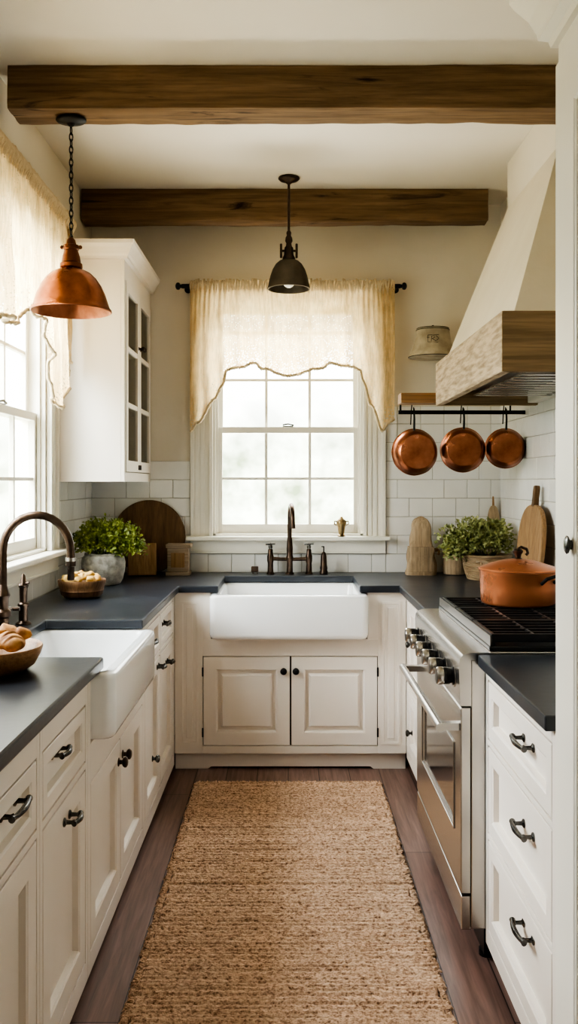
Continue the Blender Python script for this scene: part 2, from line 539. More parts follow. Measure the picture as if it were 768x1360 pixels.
# ------------------------------------------------------------------ beams
def beam(x0, x1, y0, y1, z0, z1, label, seed):
    nL = 90; k = 7
    ring = []
    for i in range(k): ring.append((y0 + (y1 - y0) * i / k, z0))
    for i in range(k): ring.append((y1, z0 + (z1 - z0) * i / k))
    for i in range(k): ring.append((y1 - (y1 - y0) * i / k, z1))
    for i in range(k): ring.append((y0, z1 - (z1 - z0) * i / k))
    loops = []
    for a in range(nL + 1):
        x = x0 + (x1 - x0) * a / nL
        lp = []
        for (y, z) in ring:
            d = .006 * mnoise.noise((x * 2.2 + seed, y * 9, z * 9)) + .004 * mnoise.noise((x * 9, y * 30 + seed, z * 30))
            corner = abs(abs(y - .5 * (y0 + y1)) - .5 * (y1 - y0)) < 1e-4 and abs(abs(z - .5 * (z0 + z1)) - .5 * (z1 - z0)) < 1e-4
            yc, zc = .5 * (y0 + y1), .5 * (z0 + z1)
            sc = (-.004 if corner else 0) + d - .004
            v = Vector((y - yc, z - zc)); v = v * (1 + sc / max(v.length, .01) * 1.3)
            zz = zc + v.y
            if z > z1 - .002: zz = z1
            lp.append((x, yc + v.x, zz))
        loops.append(lp)
    return tag(MB().loft(loops).build('ceiling_beam', M['beam'], smooth=50), label, 'beam', 'rough timber beams across the ceiling')
beam(-1.056, 1.2, 3.30, 3.468, 2.831, H - .001, 'rough brown timber ceiling beam nearer the camera, with copper pendant hung from it', 3.1)
beam(-1.106, 1.07, 4.696, 4.81, 2.824, H - .001, 'rough brown timber ceiling beam farther back, above the window and close to the back wall', 8.7)

# ------------------------------------------------------------------ hardware
def pull_mb(fm, u, v, w, L=.095):
    """bar pull: two posts with rosettes, arched bar with flared ends"""
    mb = MB(fm)
    for s in (-1, 1):
        c = (u + s * L * .38, v, w)
        mb.lathe([(.0115, .0), (.0115, .003), (.006, .006), (.005, .02), (.0075, .026)], c, 12)
    pts = []; rs = []
    for k in range(13):
        t = -1 + 2 * k / 12
        pts.append((u + t * L * .5, v, w + .027 + .008 * (1 - t * t)))
        rs.append(.0052 + .0035 * (1 - abs(t)) ** .7 * .6 + (.003 if abs(t) > .9 else 0))
    mb.tube(pts, rs, 10)
    return mb
def knob_mb(fm, u, v, w, r=.015):
    return MB(fm).lathe([(r * .8, 0), (r * .8, .002), (r * .42, .005), (r * .38, .012), (r * .8, .016), (r, .022), (r * .95, .027), (r * .6, .031), (.0005, .032)], (u, v, w), 18)

def panel(fm, u0, u1, v0, v1, t=.0245, s=.055, raised=False, w0=0):
    lp = [rect(u0, u1, v0, v1, w0 - t), rect(u0, u1, v0, v1, w0 - .0015), rect(u0, u1, v0, v1, w0, .0015)]
    lp += [rect(u0, u1, v0, v1, w0, s), rect(u0, u1, v0, v1, w0 - .002, s + .002), rect(u0, u1, v0, v1, w0 - .004, s + .006), rect(u0, u1, v0, v1, w0 - .0195, s + .008)]
    if raised:
        lp += [rect(u0, u1, v0, v1, w0 - .0195, s + .024), rect(u0, u1, v0, v1, w0 - .011, s + .025), rect(u0, u1, v0, v1, w0 - .003, s + .034)]
    return MB(fm).loft(lp)

G = .0055
def front(kind, root, fm, u0, u1, v0, v1, hw=None, s=.055, raised=False, label=None, hwmat='pull', gap=G, w0=.0):
    o = panel(fm, u0 + gap, u1 - gap, v0 + gap, v1 - gap, .0245, s, raised, w0).build(kind, M['paint'], root)
    for h in (hw or []):
        if h[0] == 'pull':
            pull_mb(fm, h[1], h[2], w0 + .0002 - (.0195 if h[3] else 0), h[4]).build('pull', M[hwmat], o, smooth=50)
        else:
            knob_mb(fm, h[1], h[2], w0 + .0002, h[3]).build('knob', M['iron'] if hwmat == 'iron' else M[hwmat], o, smooth=50)
    return o

def frame_bars(fm, bars, root, t=.02, w0=0):
    mb = MB(fm)
    for (a, b, c, d) in bars: mb.box(a, b, c, d, w0 - t, w0)
    return mb.build('face_frame', M['paint'], root, bevel=.0012)

# ---- left run
fm = face_mtx('left', FL)
ZT = ZCB - .002
ZB = .03
def carcass(root, x0, x1, y0, y1, z0, z1):
    return MB().box(x0, x1, y0, y1, z0, z1).build('carcass', M['gapshade'], root)
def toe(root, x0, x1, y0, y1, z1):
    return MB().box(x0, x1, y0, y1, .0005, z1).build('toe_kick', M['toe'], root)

def left_drawer_door(y0, y1, label, dpull, kpull):
    r = thing('base_cabinet', label, 'cabinet', (FL - .25, .5 * (y0 + y1), 0), 'cream base cabinets on the left run')
    carcass(r, XL + .01, FL - .0205, y0 + .001, y1 - .001, ZB, ZT)
    toe(r, XL + .01, FL - .05, y0 + .001, y1 - .001, ZB - .0005)
    frame_bars(fm, [(y0 + .001, y0 + .022, ZB, ZT), (y1 - .022, y1 - .001, ZB, ZT), (y0 + .022, y1 - .022, .812, ZT),
                    (y0 + .022, y1 - .022, .632, .65), (y0 + .022, y1 - .022, ZB, .09)], r)
    front('drawer', r, fm, y0 + .022, y1 - .022, .65, .812, [('pull', dpull[0], dpull[1], True, dpull[2])], .035)
    front('door', r, fm, y0 + .022, y1 - .022, .09, .632, [('pull', kpull[0], kpull[1], False, kpull[2])] if kpull else [], .06)
    return r
left_drawer_door(1.5, 1.999, 'cream left base cabinet nearest the camera, drawer with large dark pull above a panelled door', (1.83, .752, .12), None)
left_drawer_door(2.0, 2.474, 'cream left base cabinet just before the left sink, small dark pulls on drawer and door', (2.2, .757, .075), (2.24, .575, .07))
MB()  # noop
# sink cabinet, left
r = thing('sink_base_cabinet', 'cream two-door base cabinet under the left white sink', 'cabinet', (FL - .25, 2.95, 0))
carcass(r, XL + .01, FL - .0205, 2.476, 3.424, ZB, .655)
toe(r, XL + .01, FL - .05, 2.476, 3.424, ZB - .0005)
frame_bars(fm, [(2.476, 2.512, ZB, .684), (2.476, 2.513, .684, ZT), (3.405, 3.424, ZB, .66), (3.31, 3.424, .66, ZT), (2.512, 3.405, .572, .684), (2.512, 3.405, ZB, .09), (2.953, 2.965, .09, .572)], r)
front('door', r, fm, 2.512, 2.955, .09, .572, [('knob', 2.925, .50, .018)], .06, hwmat='bronze', gap=.004)
front('door', r, fm, 2.963, 3.405, .09, .572, [('knob', 2.995, .505, .018)], .06, hwmat='bronze', gap=.004)
# far left, two drawers over two doors
r = thing('base_cabinet', 'cream left base cabinet beyond the left sink, two drawers over two doors, in the corner', 'cabinet', (FL - .25, 3.9, 0), 'cream base cabinets on the left run')
carcass(r, XL + .01, FL - .0205, 3.426, 4.33, ZB, ZT)
toe(r, XL + .01, FL - .05, 3.426, 4.33, ZB - .0005)
ym = 3.885
frame_bars(fm, [(3.426, 3.46, ZB, ZT), (ym - .01, ym + .01, ZB, ZT), (4.31, 4.358, ZB, ZT), (3.46, 4.31, .85, ZT),
                (3.46, 4.31, .672, .69), (3.46, 4.31, ZB, .09)], r)
front('drawer', r, fm, 3.46, ym - .01, .69, .85, [('pull', 3.68, .762, True, .085)], .03)
front('drawer', r, fm, ym + .01, 4.31, .69, .85, [('pull', 4.09, .775, True, .085)], .03)
front('door', r, fm, 3.46, ym - .01, .09, .672, [('pull', 3.80, .635, False, .06), ('knob', 3.65, .283, .016)], .06)
front('door', r, fm, ym + .01, 4.31, .09, .672, [('pull', 4.07, .60, False, .06)], .06)

# ---- back sink cabinet
fb = face_mtx('back', FB)
r = thing('sink_base_cabinet', 'cream sink base cabinet below the back window, two raised-panel doors with black knobs', 'cabinet', (0, 4.6, 0))
MB().box(FL + .002, FR - .002, FB + .0205, YB - .012, .085, .655).build('carcass', M['gapshade'], r)
dv0, dv1, dl, dr, dm = .122, .568, -.425, .445, .0115
bb = [(FL + .002, dl, .085, ZT), (dr, FR - .002, .085, ZT), (dl, -.3855, .652, ZT), (.3935, dr, .652, ZT), (dl, dr, dv1, .652), (dl, dr, .085, dv0)]
frame_bars(fb, bb, r)
for a, b in ((FL + .03, dl - .018), (dr + .018, FR - .03)):
    mo = MB(fb)
    mo.loft([rect(a, b, .13, .84, .0002), rect(a, b, .13, .84, .004), rect(a, b, .13, .84, .004, .012), rect(a, b, .13, .84, .0015, .0135), rect(a, b, .13, .84, .0015, .03), rect(a, b, .13, .84, .004, .032)])
    mo.build('beading', M['paint'], r)
for u in (dl + .001, dr - .001):
    for v in (.19, .49):
        MB(fb).tube([(u, v - .022, .002), (u, v + .022, .002)], .0042, 8).build('hinge', M['iron'], r, smooth=40)
front('door', r, fb, dl, dm, dv0, dv1, [('knob', -.023, .496, .017)], .062, True, hwmat='iron', gap=.004)
front('door', r, fb, dm, dr, dv0, dv1, [('knob', .038, .496, .017)], .062, True, hwmat='iron', gap=.004)
pl = MB(fb)
P = [(FL + .002, .0005), (-.40, .0005), (-.385, .012), (.41, .012), (.425, .0005), (FR - .002, .0005), (FR - .002, .083), (FL + .002, .083)]
pl.loft([[(a, b, -.05) for a, b in P], [(a, b, -.03) for a, b in P]])
pl.build('plinth', M['paint'], r)
MB(fb).box(-.5, .5, .0005, .08, -.12, -.10).build('toe_kick', M['gapshade'], r)

# ---- right run
fr = face_mtx('right', FR)
ZBR = .065
r = thing('drawer_cabinet', 'white three-drawer base cabinet between the range and the tall pantry, with pewter pulls', 'cabinet', (FR + .3, 2.27, 0))
RY0, RY1 = 1.925, 2.612
MB().box(FR + .0205, XR - .012, RY0, RY1, ZBR, ZT).build('carcass', M['gapshade'], r)
MB().box(FR + .06, XR - .012, RY0, RY1, .0005, ZBR - .0005).build('toe_kick', M['gapshade'], r)
zs = [(.675, .852), (.40, .66), (.115, .385)]
frame_bars(fr, [(RY0, RY0 + .03, ZBR, ZT), (RY1 - .028, RY1, ZBR, ZT), (RY0 + .03, RY1 - .028, .852, ZT), (RY0 + .03, RY1 - .028, .66, .675),
                (RY0 + .03, RY1 - .028, .385, .40), (RY0 + .03, RY1 - .028, ZBR, .115)], r)
for (a, b), pv in zip(zs, (.775, .555, .300)):
    front('drawer', r, fr, RY0 + .03, RY1 - .028, a, b, [('pull', 2.215, pv, True, .115)], .04)
r = thing('drawer_cabinet', 'cream two-drawer base cabinet in the right corner beyond the range, with small dark knobs', 'cabinet', (FR + .3, 3.95, 0))
MB().box(FR + .0205, XR - .012, 3.535, 4.33, ZBR, ZT).build('carcass', M['gapshade'], r)
MB().box(FR + .06, XR - .012, 3.535, 4.33, .0005, ZBR - .0005).build('toe_kick', M['gapshade'], r)
frame_bars(fr, [(3.535, 3.56, ZBR, ZT), (4.31, 4.358, ZBR, ZT), (3.56, 4.31, .85, ZT), (3.56, 4.31, .41, .43), (3.56, 4.31, ZBR, .105)], r)
front('drawer', r, fr, 3.56, 4.31, .43, .85, [('knob', 4.16, .662, .016)], .05)
front('drawer', r, fr, 3.56, 4.31, .105, .41, [('knob', 4.16, .243, .016)], .05)

# ---- pantry at right edge
r = thing('pantry_cabinet', 'tall white pantry cabinet with crown moulding at the right edge, floor to near ceiling', 'cabinet', (.9, 1.55, 0))
MB().box(.59, XR - .002, 1.15, 1.92, .0005, 2.40).build('carcass', M['trimwhite'], r, bevel=.002)
fp = face_mtx('right', .5895)
d = panel(fp, 1.17, 1.90, .12, 2.33, .016, .12, False, .012)
d = d.build('door', M['trimwhite'], r)
MB(fp).lathe([(.006, 0), (.006, .004), (.011, .007), (.012, .011), (.009, .014), (.0005, .015)], (1.79, 1.304, .0122), 16, sy=1.6).build('knob', M['pull'], d, smooth=50)
cw = MB()
prof = [(0, 2.385), (.012, 2.385), (.016, 2.40), (.034, 2.412), (.036, 2.425), (.05, 2.46), (.075, 2.50), (.085, 2.52), (.085, 2.55), (0, 2.55)]
loops = []
for (p, z) in prof:
    loops.append([(.589 - p, 1.15, z), (.589 - p, 1.921 + p, z), (XR - .002, 1.921 + p, z), (XR - .002, 1.15, z)])
cw.loft(loops).build('crown_moulding', M['trimwhite'], r)

# ---- upper cabinet with glass doors
r = thing('wall_cabinet', 'cream wall cabinet with two glass doors and crown, hung in the left back corner', 'cabinet', (-.95, 4.55, 1.433))
UX0, UX1, UY0, UY1, UZ0, UZ1 = XL + .008, -.795, 4.18, 4.968, 1.433, 2.49
c = MB()
c.box(UX0, UX0 + .012, UY0, UY1, UZ0, UZ1); c.box(UX0 + .012, UX1, UY0, UY0 + .018, UZ0, UZ1); c.box(UX0 + .012, UX1, UY1 - .018, UY1, UZ0, UZ1)
c.box(UX0 + .012, UX1, UY0 + .018, UY1 - .018, UZ0, UZ0 + .018); c.box(UX0 + .012, UX1, UY0 + .018, UY1 - .018, UZ1 - .018, UZ1)
c.build('carcass', M['paint'], r, bevel=.001)
for z in (1.80, 2.12):
    MB().box(UX0 + .013, UX1 - .03, UY0 + .019, UY1 - .019, z, z + .016).build('shelf', M['paint'], r)
fu = face_mtx('left', UX1 + .0005)
ff = MB(fu)
for q in ((UY0, UY0 + .026, UZ0, UZ1), (UY1 - .026, UY1, UZ0, UZ1), (UY0 + .026, UY1 - .026, UZ0, UZ0 + .045), (UY0 + .026, UY1 - .026, UZ1 - .09, UZ1)):
    ff.box(q[0], q[1], q[2], q[3], 0, .0155)
ff.build('face_frame', M['paint'], r, bevel=.0015)
ymid = .5 * (UY0 + UY1)
for (a, b, ku) in ((UY0 + .028, ymid - .002, ymid - .024), (ymid + .002, UY1 - .028, ymid + .024)):
    p, q = UZ0 + .048, UZ1 - .093
    db = MB(fu)
    s = .048
    db.box(a, a + s, p, q, .001, .021); db.box(b - s, b, p, q, .001, .021)
    db.box(a + s, b - s, p, p + .055, .001, .021); db.box(a + s, b - s, q - s, q, .001, .021)
    gh = q - s - p - .055
    for k in (1, 2):
        z = p + .055 + gh * k / 3
        db.box(a + s, b - s, z - .012, z + .012, .004, .019)
    do = db.build('door', M['paint'], r, bevel=.002)
    MB(fu).box(a + s - .002, b - s + .002, p + .053, q - s + .002, .008, .011).build('glass', M['cabglass'], do)
    knob_mb(fu, ku, 2.12, .0212, .012).build('knob', M['bronze'], do, smooth=50)
    MB(fu).box(ku - .008, ku + .008, UZ0 + .06, UZ0 + .085, .0212, .026).build('latch', M['bronze'], do)
cw = MB()
prof = [(0, 2.491), (.016, 2.491), (.018, 2.503), (.026, 2.512), (.040, 2.540), (.052, 2.556), (.054, 2.574), (0, 2.574)]
cw.loft([[(UX0, UY0 - p, z), (UX1 + .016 + p, UY0 - p, z), (UX1 + .016 + p, UY1, z), (UX0, UY1, z)] for p, z in prof])
cw.build('crown_moulding', M['paint'], r)

# ------------------------------------------------------------------ counters
XE_L, XE_R, YE = -.54, .548, 4.333
cx0, cx1 = XL + .009, XR - .009
def filled(x, y):
    left = x < XE_L
    back = y > YE
    right = x > XE_R and y > 3.53
    if not (left or back or right): return False
    if x > -.90 and x < XE_L and 2.575 < y < 3.262: return False
    if -.345 < x < .352 and y < 4.784: return False
    return True
c = MB().cells([cx0, -.90, XE_L, -.345, .352, XE_R, cx1], [1.2, 2.575, 3.262, 3.53, YE, 4.784, YB - .009], filled, ZCB, ZC)
tag(c.build('countertop', M['slate'], bevel=.006, seg=2), 'long dark slate worktop along left and back walls, wrapping both white sinks', 'countertop', 'dark slate worktops')
tag(MB().box(.562, cx1, 1.924, 2.606, ZCB, ZC).build('countertop', M['slate'], bevel=.004), 'short dark slate worktop between the range and the tall pantry at right', 'countertop', 'dark slate worktops')

# ------------------------------------------------------------------ sinks
def sink(mtx, W0, W1, D, z0, z1, name, label, loc, group):
    rt = thing(name, label, 'sink', loc, group)
    def L(i, z, r): return [(x, y, z) for x, y in rrect(W0 + i, W1 - i, 0 + i, D - i, max(r, .006), 7)]
    lo = [L(.03, z0, .03), L(.012, z0 + .004, .034), L(.004, z0 + .012, .034), L(0, z0 + .026, .034), L(0, z1 - .016, .034), L(.003, z1 - .006, .034), L(.01, z1 - .001, .03), L(.018, z1, .026),
          L(.034, z1, .03), L(.041, z1 - .004, .03), L(.045, z1 - .014, .03), L(.052, z0 + .06, .04), L(.062, z0 + .042, .045), L(.09, z0 + .034, .05)]
    MB(mtx).loft(lo).build('basin', M['ceramic'], rt, smooth=60)
    dr_ = MB(mtx).lathe([(.045, z0 + .0345), (.045, z0 + .037), (.036, z0 + .038), (.034, z0 + .0355), (.001, z0 + .0355)], (.5 * (W0 + W1), D * .55, 0), 24)
    dr_.build('drain', M['steel'], rt, smooth=40)
    return rt
sink(Matrix(((0, -1, 0, -.497), (1, 0, 0, 0), (0, 0, 1, 0), (0, 0, 0, 1))), 2.515, 3.30, .455, .688, ZCB - .003, 'farmhouse_sink',
     'white apron-front farmhouse sink in the left worktop under the left window', (-.7, 2.9, .688), 'white apron-front sinks')
sink(Matrix(((1, 0, 0, 0), (0, 1, 0, 4.252), (0, 0, 1, 0), (0, 0, 0, 1))), -.383, .391, .575, .664, ZCB - .003, 'farmhouse_sink',
     'white apron-front farmhouse sink centred under the back window', (0, 4.5, .664), 'white apron-front sinks')

# ------------------------------------------------------------------ faucets
def arc(p0, p1, top, n=14):
    """half-ellipse between two points (same z) rising to z=top"""
    p0, p1 = Vector(p0), Vector(p1); out = []
    for k in range(n + 1):
        a = PI * k / n
        q = p0.lerp(p1, .5 - .5 * math.cos(a))
        q.z = p0.z + (top - p0.z) * math.sin(a)
        out.append(q)
    return out
BRC = [(.024, 0), (.024, .006), (.018, .012), (.0145, .02), (.0145, .05), (.0175, .055), (.0175, .062), (.013, .07)]
# left gooseneck
fx, fy = -.948, 2.92
r = thing('gooseneck_faucet', 'tall bronze gooseneck faucet arching over the left sink', 'faucet', (fx, fy, ZC))
MB().lathe([(.030, .0005), (.030, .008), (.021, .014), (.021, .06), (.027, .066), (.027, .082), (.018, .09), (.019, .125), (.024, .135), (.020, .15), (.0135, .172)], (fx, fy, ZC), 24).build('base', M['bronzewarm'], r, smooth=40)
pts = [(fx, fy, ZC + .165), (fx, fy, ZC + .22), (fx, fy, ZC + .275)] + arc((fx, fy, ZC + .282), (fx + .222, fy + .012, ZC + .282), ZC + .402)[0:] + [(fx + .223, fy + .012, ZC + .255)]
MB().tube(pts, .0135, 14).build('spout', M['bronzewarm'], r, smooth=50)
MB().lathe([(.0165, .0), (.0165, -.024), (.012, -.027), (.012, -.07), (.0105, -.072)], (fx + .223, fy + .012, ZC + .256), 18).build('spray_head', M['bronze'], r, smooth=40)
MB().lathe([(.0185, .004), (.0185, -.008)], (fx + .223, fy + .012, ZC + .256), 18).build('collar', M['steel'], r, smooth=40)
hb = MB(); hb.tube([(fx, fy + .02, ZC + .075), (fx, fy + .05, ZC + .078), (fx, fy + .085, ZC + .078)], .009, 10)
hb.tube([(fx - .025, fy + .085, ZC + .078), (fx + .03, fy + .085, ZC + .078)], .007, 8)
hb.build('handle', M['bronzewarm'], r, smooth=40)
# side spray
sx, sy = -.952, 3.16
r = thing('side_sprayer', 'small bronze side sprayer standing beside the left gooseneck faucet', 'sprayer', (sx, sy, ZC))
MB().lathe([(.028, .0005), (.028, .006), (.017, .014), (.016, .06), (.02, .066), (.02, .075), (.013, .08), (.0145, .13), (.018, .136)], (sx, sy, ZC), 20).build('base', M['bronzewarm'], r, smooth=40)
s = MB().lathe([(.018, .137), (.019, .142), (.012, .15), (.0075, .175), (.002, .182)], (sx, sy, ZC), 16)
s.tube([(sx - .014, sy, ZC + .146), (sx + .022, sy - .006, ZC + .15)], .0045, 8)
s.build('lever', M['bronzewarm'], r, smooth=40)
# back bridge faucet
by = 4.885; bx = .008
r = thing('bridge_faucet', 'bronze bridge faucet with two cross handles behind the back sink', 'faucet', (bx, by, ZC))
for s in (-1, 1):
    x = bx + s * .107
    hp = MB().lathe([(.022, .0005), (.022, .006), (.0165, .012), (.015, .06), (.0185, .075), (.0185, .1), (.014, .112), (.0135, .135), (.0095, .14)], (x, by, ZC), 20).build('valve_post', M['bronzewarm'], r, smooth=40)
    h = MB().lathe([(.009, .1405), (.012, .15), (.0085, .166), (.002, .172)], (x, by, ZC), 14)
    h.tube([(x - .026, by - .004, ZC + .165), (x + .026, by + .004, ZC + .167)], .0042, 8)
    h.tube([(x, by - .026, ZC + .165), (x, by + .026, ZC + .167)], .0042, 8)
    h.build('handle', M['pull'], hp, smooth=40)
MB().tube([(bx - .094, by, ZC + .086), (bx - .05, by, ZC + .083), (bx + .05, by, ZC + .083), (bx + .094, by, ZC + .086)], [.0115, .0095, .0095, .0115], 12).build('bridge', M['bronzewarm'], r, smooth=40)
MB().lathe([(.025, .0005), (.025, .006), (.0175, .013), (.016, .07), (.02, .078), (.02, .094), (.0165, .105), (.0175, .14), (.0135, .20)], (bx, by, ZC), 20).build('riser', M['bronzewarm'], r, smooth=40)
pts = [(bx, by, ZC + .195), (bx, by, ZC + .30)] + arc((bx, by, ZC + .305), (bx + .016, by - .165, ZC + .305), ZC + .385) + [(bx + .0165, by - .165, ZC + .262)]
MB().tube(pts, [.0125] * (len(pts) - 2) + [.013, .0145], 14).build('spout', M['bronzewarm'], r, smooth=50)
# soap dispenser and plug
r = thing('soap_dispenser', 'slim dark bronze soap dispenser right of the back faucet', 'soap dispenser', (.197, 4.88, ZC))
MB().lathe([(.023, .0005), (.024, .012), (.019, .022), (.021, .034), (.0175, .05), (.0155, .10), (.011, .118), (.0045, .124)], (.197, 4.88, ZC), 20).build('bottle', M['bronze'], r, smooth=40)
n_ = MB().tube([(.197, 4.88, ZC + .123), (.197, 4.88, ZC + .155)], .0032, 8)
n_.tube([(.197, 4.88, ZC + .152), (.185, 4.862, ZC + .154)], .003, 8)
n_.build('pump', M['iron'], r, smooth=40)
pg = MB().box(-.206, -.166, 4.872, 4.90, ZC + .012, ZC + .043)
for x in (-.20, -.176): pg.box(x, x + .008, 4.88, 4.89, ZC + .0005, ZC + .012)
tag(pg.build('sink_stopper', M['bronzewarm'], bevel=.004), 'small square bronze stopper lying left of the back faucet', 'stopper')

# ------------------------------------------------------------------ curtains
def interp(pts, x):
    if x <= pts[0][0]: return pts[0][1]
    for (a, b), (c, d) in zip(pts[:-1], pts[1:]):
        if x <= c:
            t = (x - a) / (c - a); t = t * t * (3 - 2 * t)
            return b + (d - b) * t
    return pts[-1][1]
def valance(name, label, fm, u0, u1, ztop, zrod, hem, seed, nu=260, nv=44, amp=.02):
    root = thing(name, label, 'curtain', tuple(fm @ Vector((.5 * (u0 + u1), zrod, 0))), 'lace valances over the windows')
    mb = MB(fm)
    lay = mb.bm.verts.layers.float.new('hem')
    rnd = random.Random(seed)
    def fold(u, v):
        k = u * 1.0
        a = math.sin(k * 62 + 2.4 * math.sin(k * 5 + seed)) * .55 + math.sin(k * 23 + seed * 2) * .6 + .5 * mnoise.noise((k * 6 + seed, v * 1.4, 1))
        tight = math.sin(k * 215 + 3 * math.sin(k * 11)) 
        return amp * (a * (.25 + .75 * v) + .75 * v * (1 - abs(math.sin(k * 11.3 + seed * 3))) ** 3 * 1.6) + .006 * tight * max(0, 1 - v * 2.2) + .006 * mnoise.noise((k * 25, v * 6, seed))
    grid = []
    for i in range(nu + 1):
        u = u0 + (u1 - u0) * i / nu
        hz = interp(hem, u) + .006 * mnoise.noise((u * 35, seed, 0))
        col = []
        for j in range(nv + 1):
            v = j / nv
            zt = ztop + .005 * math.sin(u * 120 + seed)
            z = zt + (hz - zt) * v
            w = fold(u, v)
            dz = abs(z - zrod)
            if dz < .02: w = w * .7 + math.sqrt(max(0, .02 ** 2 - dz ** 2)) * .4
            uu = u + (.006 * math.sin(v * 5 + u * 9) if 0 < i < nu else 0)
            vv = mb.V((uu, z, w + .052))
            vv[lay] = max(0, 1 - (z - hz) / .22) if v > .3 else 0
            col.append(vv)
        grid.append(col)
    for i in range(nu):
        for j in range(nv):
            mb.F([grid[i][j], grid[i + 1][j], grid[i + 1][j + 1], grid[i][j + 1]])
    hl = [fm.inverted() @ g[-1].co for g in grid]
    mb.build('cloth', M['lace'], root, smooth=180, fixn=False)
    tr = MB(fm)
    tp = [(p.x, p.y - .001 + .003 * math.sin(k * 1.9), p.z + .002 * math.sin(k * 1.3)) for k, p in enumerate(hl)]
    tr.tube(tp, [.0055 + .0035 * abs(math.sin(k * 1.7)) for k in range(len(tp))], 6)
    tr.build('lace_trim', M['lacetrim'], root, smooth=60)
    hd = MB(fm)
    nr = int((u1 - u0) / .014)
    for k in range(nr):
        u = u0 + (u1 - u0) * (k + .5) / nr
        ln = rnd.uniform(.018, .034)
        j = rnd.uniform(-.007, .007)
        pts = [(u + j, zrod - rnd.uniform(.02, .05), .062), (u + rnd.uniform(-.003, .003), zrod - .004, .074), (u - j * .5, zrod + .012, .070), (u - j, zrod + ln, .052 + rnd.uniform(-.01, .012))]
        hd.tube(pts, [.002, .0065, .008, .0065], 6)
    hd.build('gathered_header', M['lacetrim'], root, smooth=60)
    return root
def px_back(x, y, Y): return ((x - 383) * Y / 1168, 1.432 + (640 - y) * Y / 1168)
fbk = face_mtx('back', 4.925)
hemb = [px_back(a, b, 4.87) for a, b in ((252, 573), (262, 561), (284, 530), (294, 512), (300, 491), (318, 487), (340, 482), (349, 490), (384, 499), (428, 489), (438, 482), (460, 486), (477, 491), (482, 507), (492, 538), (508, 571), (517, 562), (525, 556))]
valance('lace_valance', 'cream scalloped lace valance hanging across the top of the back window', fbk, -.545, .59, 2.545, 2.523, hemb, 2.3)
def rod(name, label, fm, u0, u1, z, w, wallw, brackets):
    rt = thing(name, label, 'curtain rod', tuple(fm @ Vector((.5 * (u0 + u1), z, w))), 'black curtain rods')
    MB(fm).tube([(u0, z, w), (u1, z, w)], .0085, 12).build('rod', M['iron'], rt, smooth=40)
    for s, u in ((-1, u0), (1, u1)):
        R = Matrix.Rotation(s * PI / 2, 3, 'Y')
        MB(fm).lathe([(.0165, -.062), (.0165, -.05), (.0125, -.046), (.0125, -.008), (.010, -.004), (.010, .003), (.018, .006), (.021, .014), (.018, .023), (.008, .029)], (u, z, w), 18, R).build('finial', M['iron'], rt, smooth=40)
    for u in brackets:
        b = MB(fm); b.tube([(u, z - .002, w - .008), (u, z - .004, wallw + .004)], .006, 8); b.lathe([(.02, 0), (.02, .004)], (u, z - .004, wallw + .0005), 16)
        b.build('bracket', M['iron'], rt, smooth=40)
    return rt
rod('curtain_rod', 'black curtain rod with ball finials across the back window', fbk, -.60, .632, 2.523, .022, -.055, (-.567, .606))
# left valance on its rod
flf = face_mtx('left', XL + .045)
hl_ = []
for a, b in ((-60, 440), (-10, 420), (0, 417), (20, 429), (35, 408), (44, 405), (52, 422), (62, 470), (70, 528), (75, 541), (83, 515), (92, 480)):
    y = 1.02 * 1168 / (383 - a)
    hl_.append((y, 1.432 + (640 - b) * y / 1168))
hl_ = [(2.05, 1.95), (2.3, 2.12), (2.75, 2.15)] + hl_
valance('lace_valance', 'cream lace valance with long tail over the left window, partly out of frame', flf, 2.06, 4.125, 2.66, 2.635, hl_, 5.9, nu=380, amp=.022)
rod('curtain_rod', 'thin black rod holding the lace over the left window', flf, 2.035, 4.128, 2.635, .022, -.045, (2.045, 4.117))

# ------------------------------------------------------------------ pendants
px, py = -.836, 3.385
r = thing('pendant_lamp', 'copper dome pendant lamp hung by a black chain from the near beam', 'lamp', (px, py, 2.08), 'pendant lamps')
MB().lathe([(.055, 2.8285), (.056, 2.822), (.05, 2.816), (.016, 2.810), (.008, 2.80)], (px, py, 0), 24, sx=1.05, sy=.8).build('canopy', M['iron'], r, smooth=40)
ch = MB()
z = 2.80; k = 0
while z > 2.372:
    h_, w_ = .0165, .0062
    pts = []
    for i in range(12):
        a = 2 * PI * i / 12
        dx, dz = w_ * math.cos(a), h_ * math.sin(a)
        pts.append((px + (dx if k % 2 else dx * .25), py + (dx * .25 if k % 2 else dx), z - h_ + dz))
    ch.tube(pts, .0024, 6, closed=True)
    z -= .0245; k += 1
ch.build('chain', M['iron'], r, smooth=60)
MB().lathe([(.007, 2.372), (.016, 2.362), (.02, 2.345), (.029, 2.342), (.031, 2.328), (.026, 2.322), (.033, 2.30), (.037, 2.275), (.043, 2.27), (.043, 2.256), (.038, 2.252)], (px, py, 0), 28).build('cap', M['copperdark'], r, smooth=35)
sp = [(.036, 2.2515), (.052, 2.246), (.074, 2.235), (.096, 2.214), (.115, 2.186), (.130, 2.152), (.140, 2.12), (.147, 2.10), (.153, 2.095), (.154, 2.088), (.150, 2.086), (.142, 2.10), (.128, 2.145), (.110, 2.182), (.09, 2.208), (.06, 2.231), (.03, 2.24)]
MB().lathe(sp, (px, py, 0), 56).build('shade', M['copper'], r, smooth=50)
MB().lathe([(.012, 2.239), (.014, 2.21), (.012, 2.20)], (px, py, 0), 16).build('socket', M['iron'], r, smooth=50)
for s in (-1, 1):
    MB().lathe([(.007, 0), (.008, .006), (.004, .011)], (px + s * .031, py, 2.335), 10, Matrix.Rotation(s * PI / 2, 3, 'Y')).build('screw', M['copperdark'], r, smooth=40)

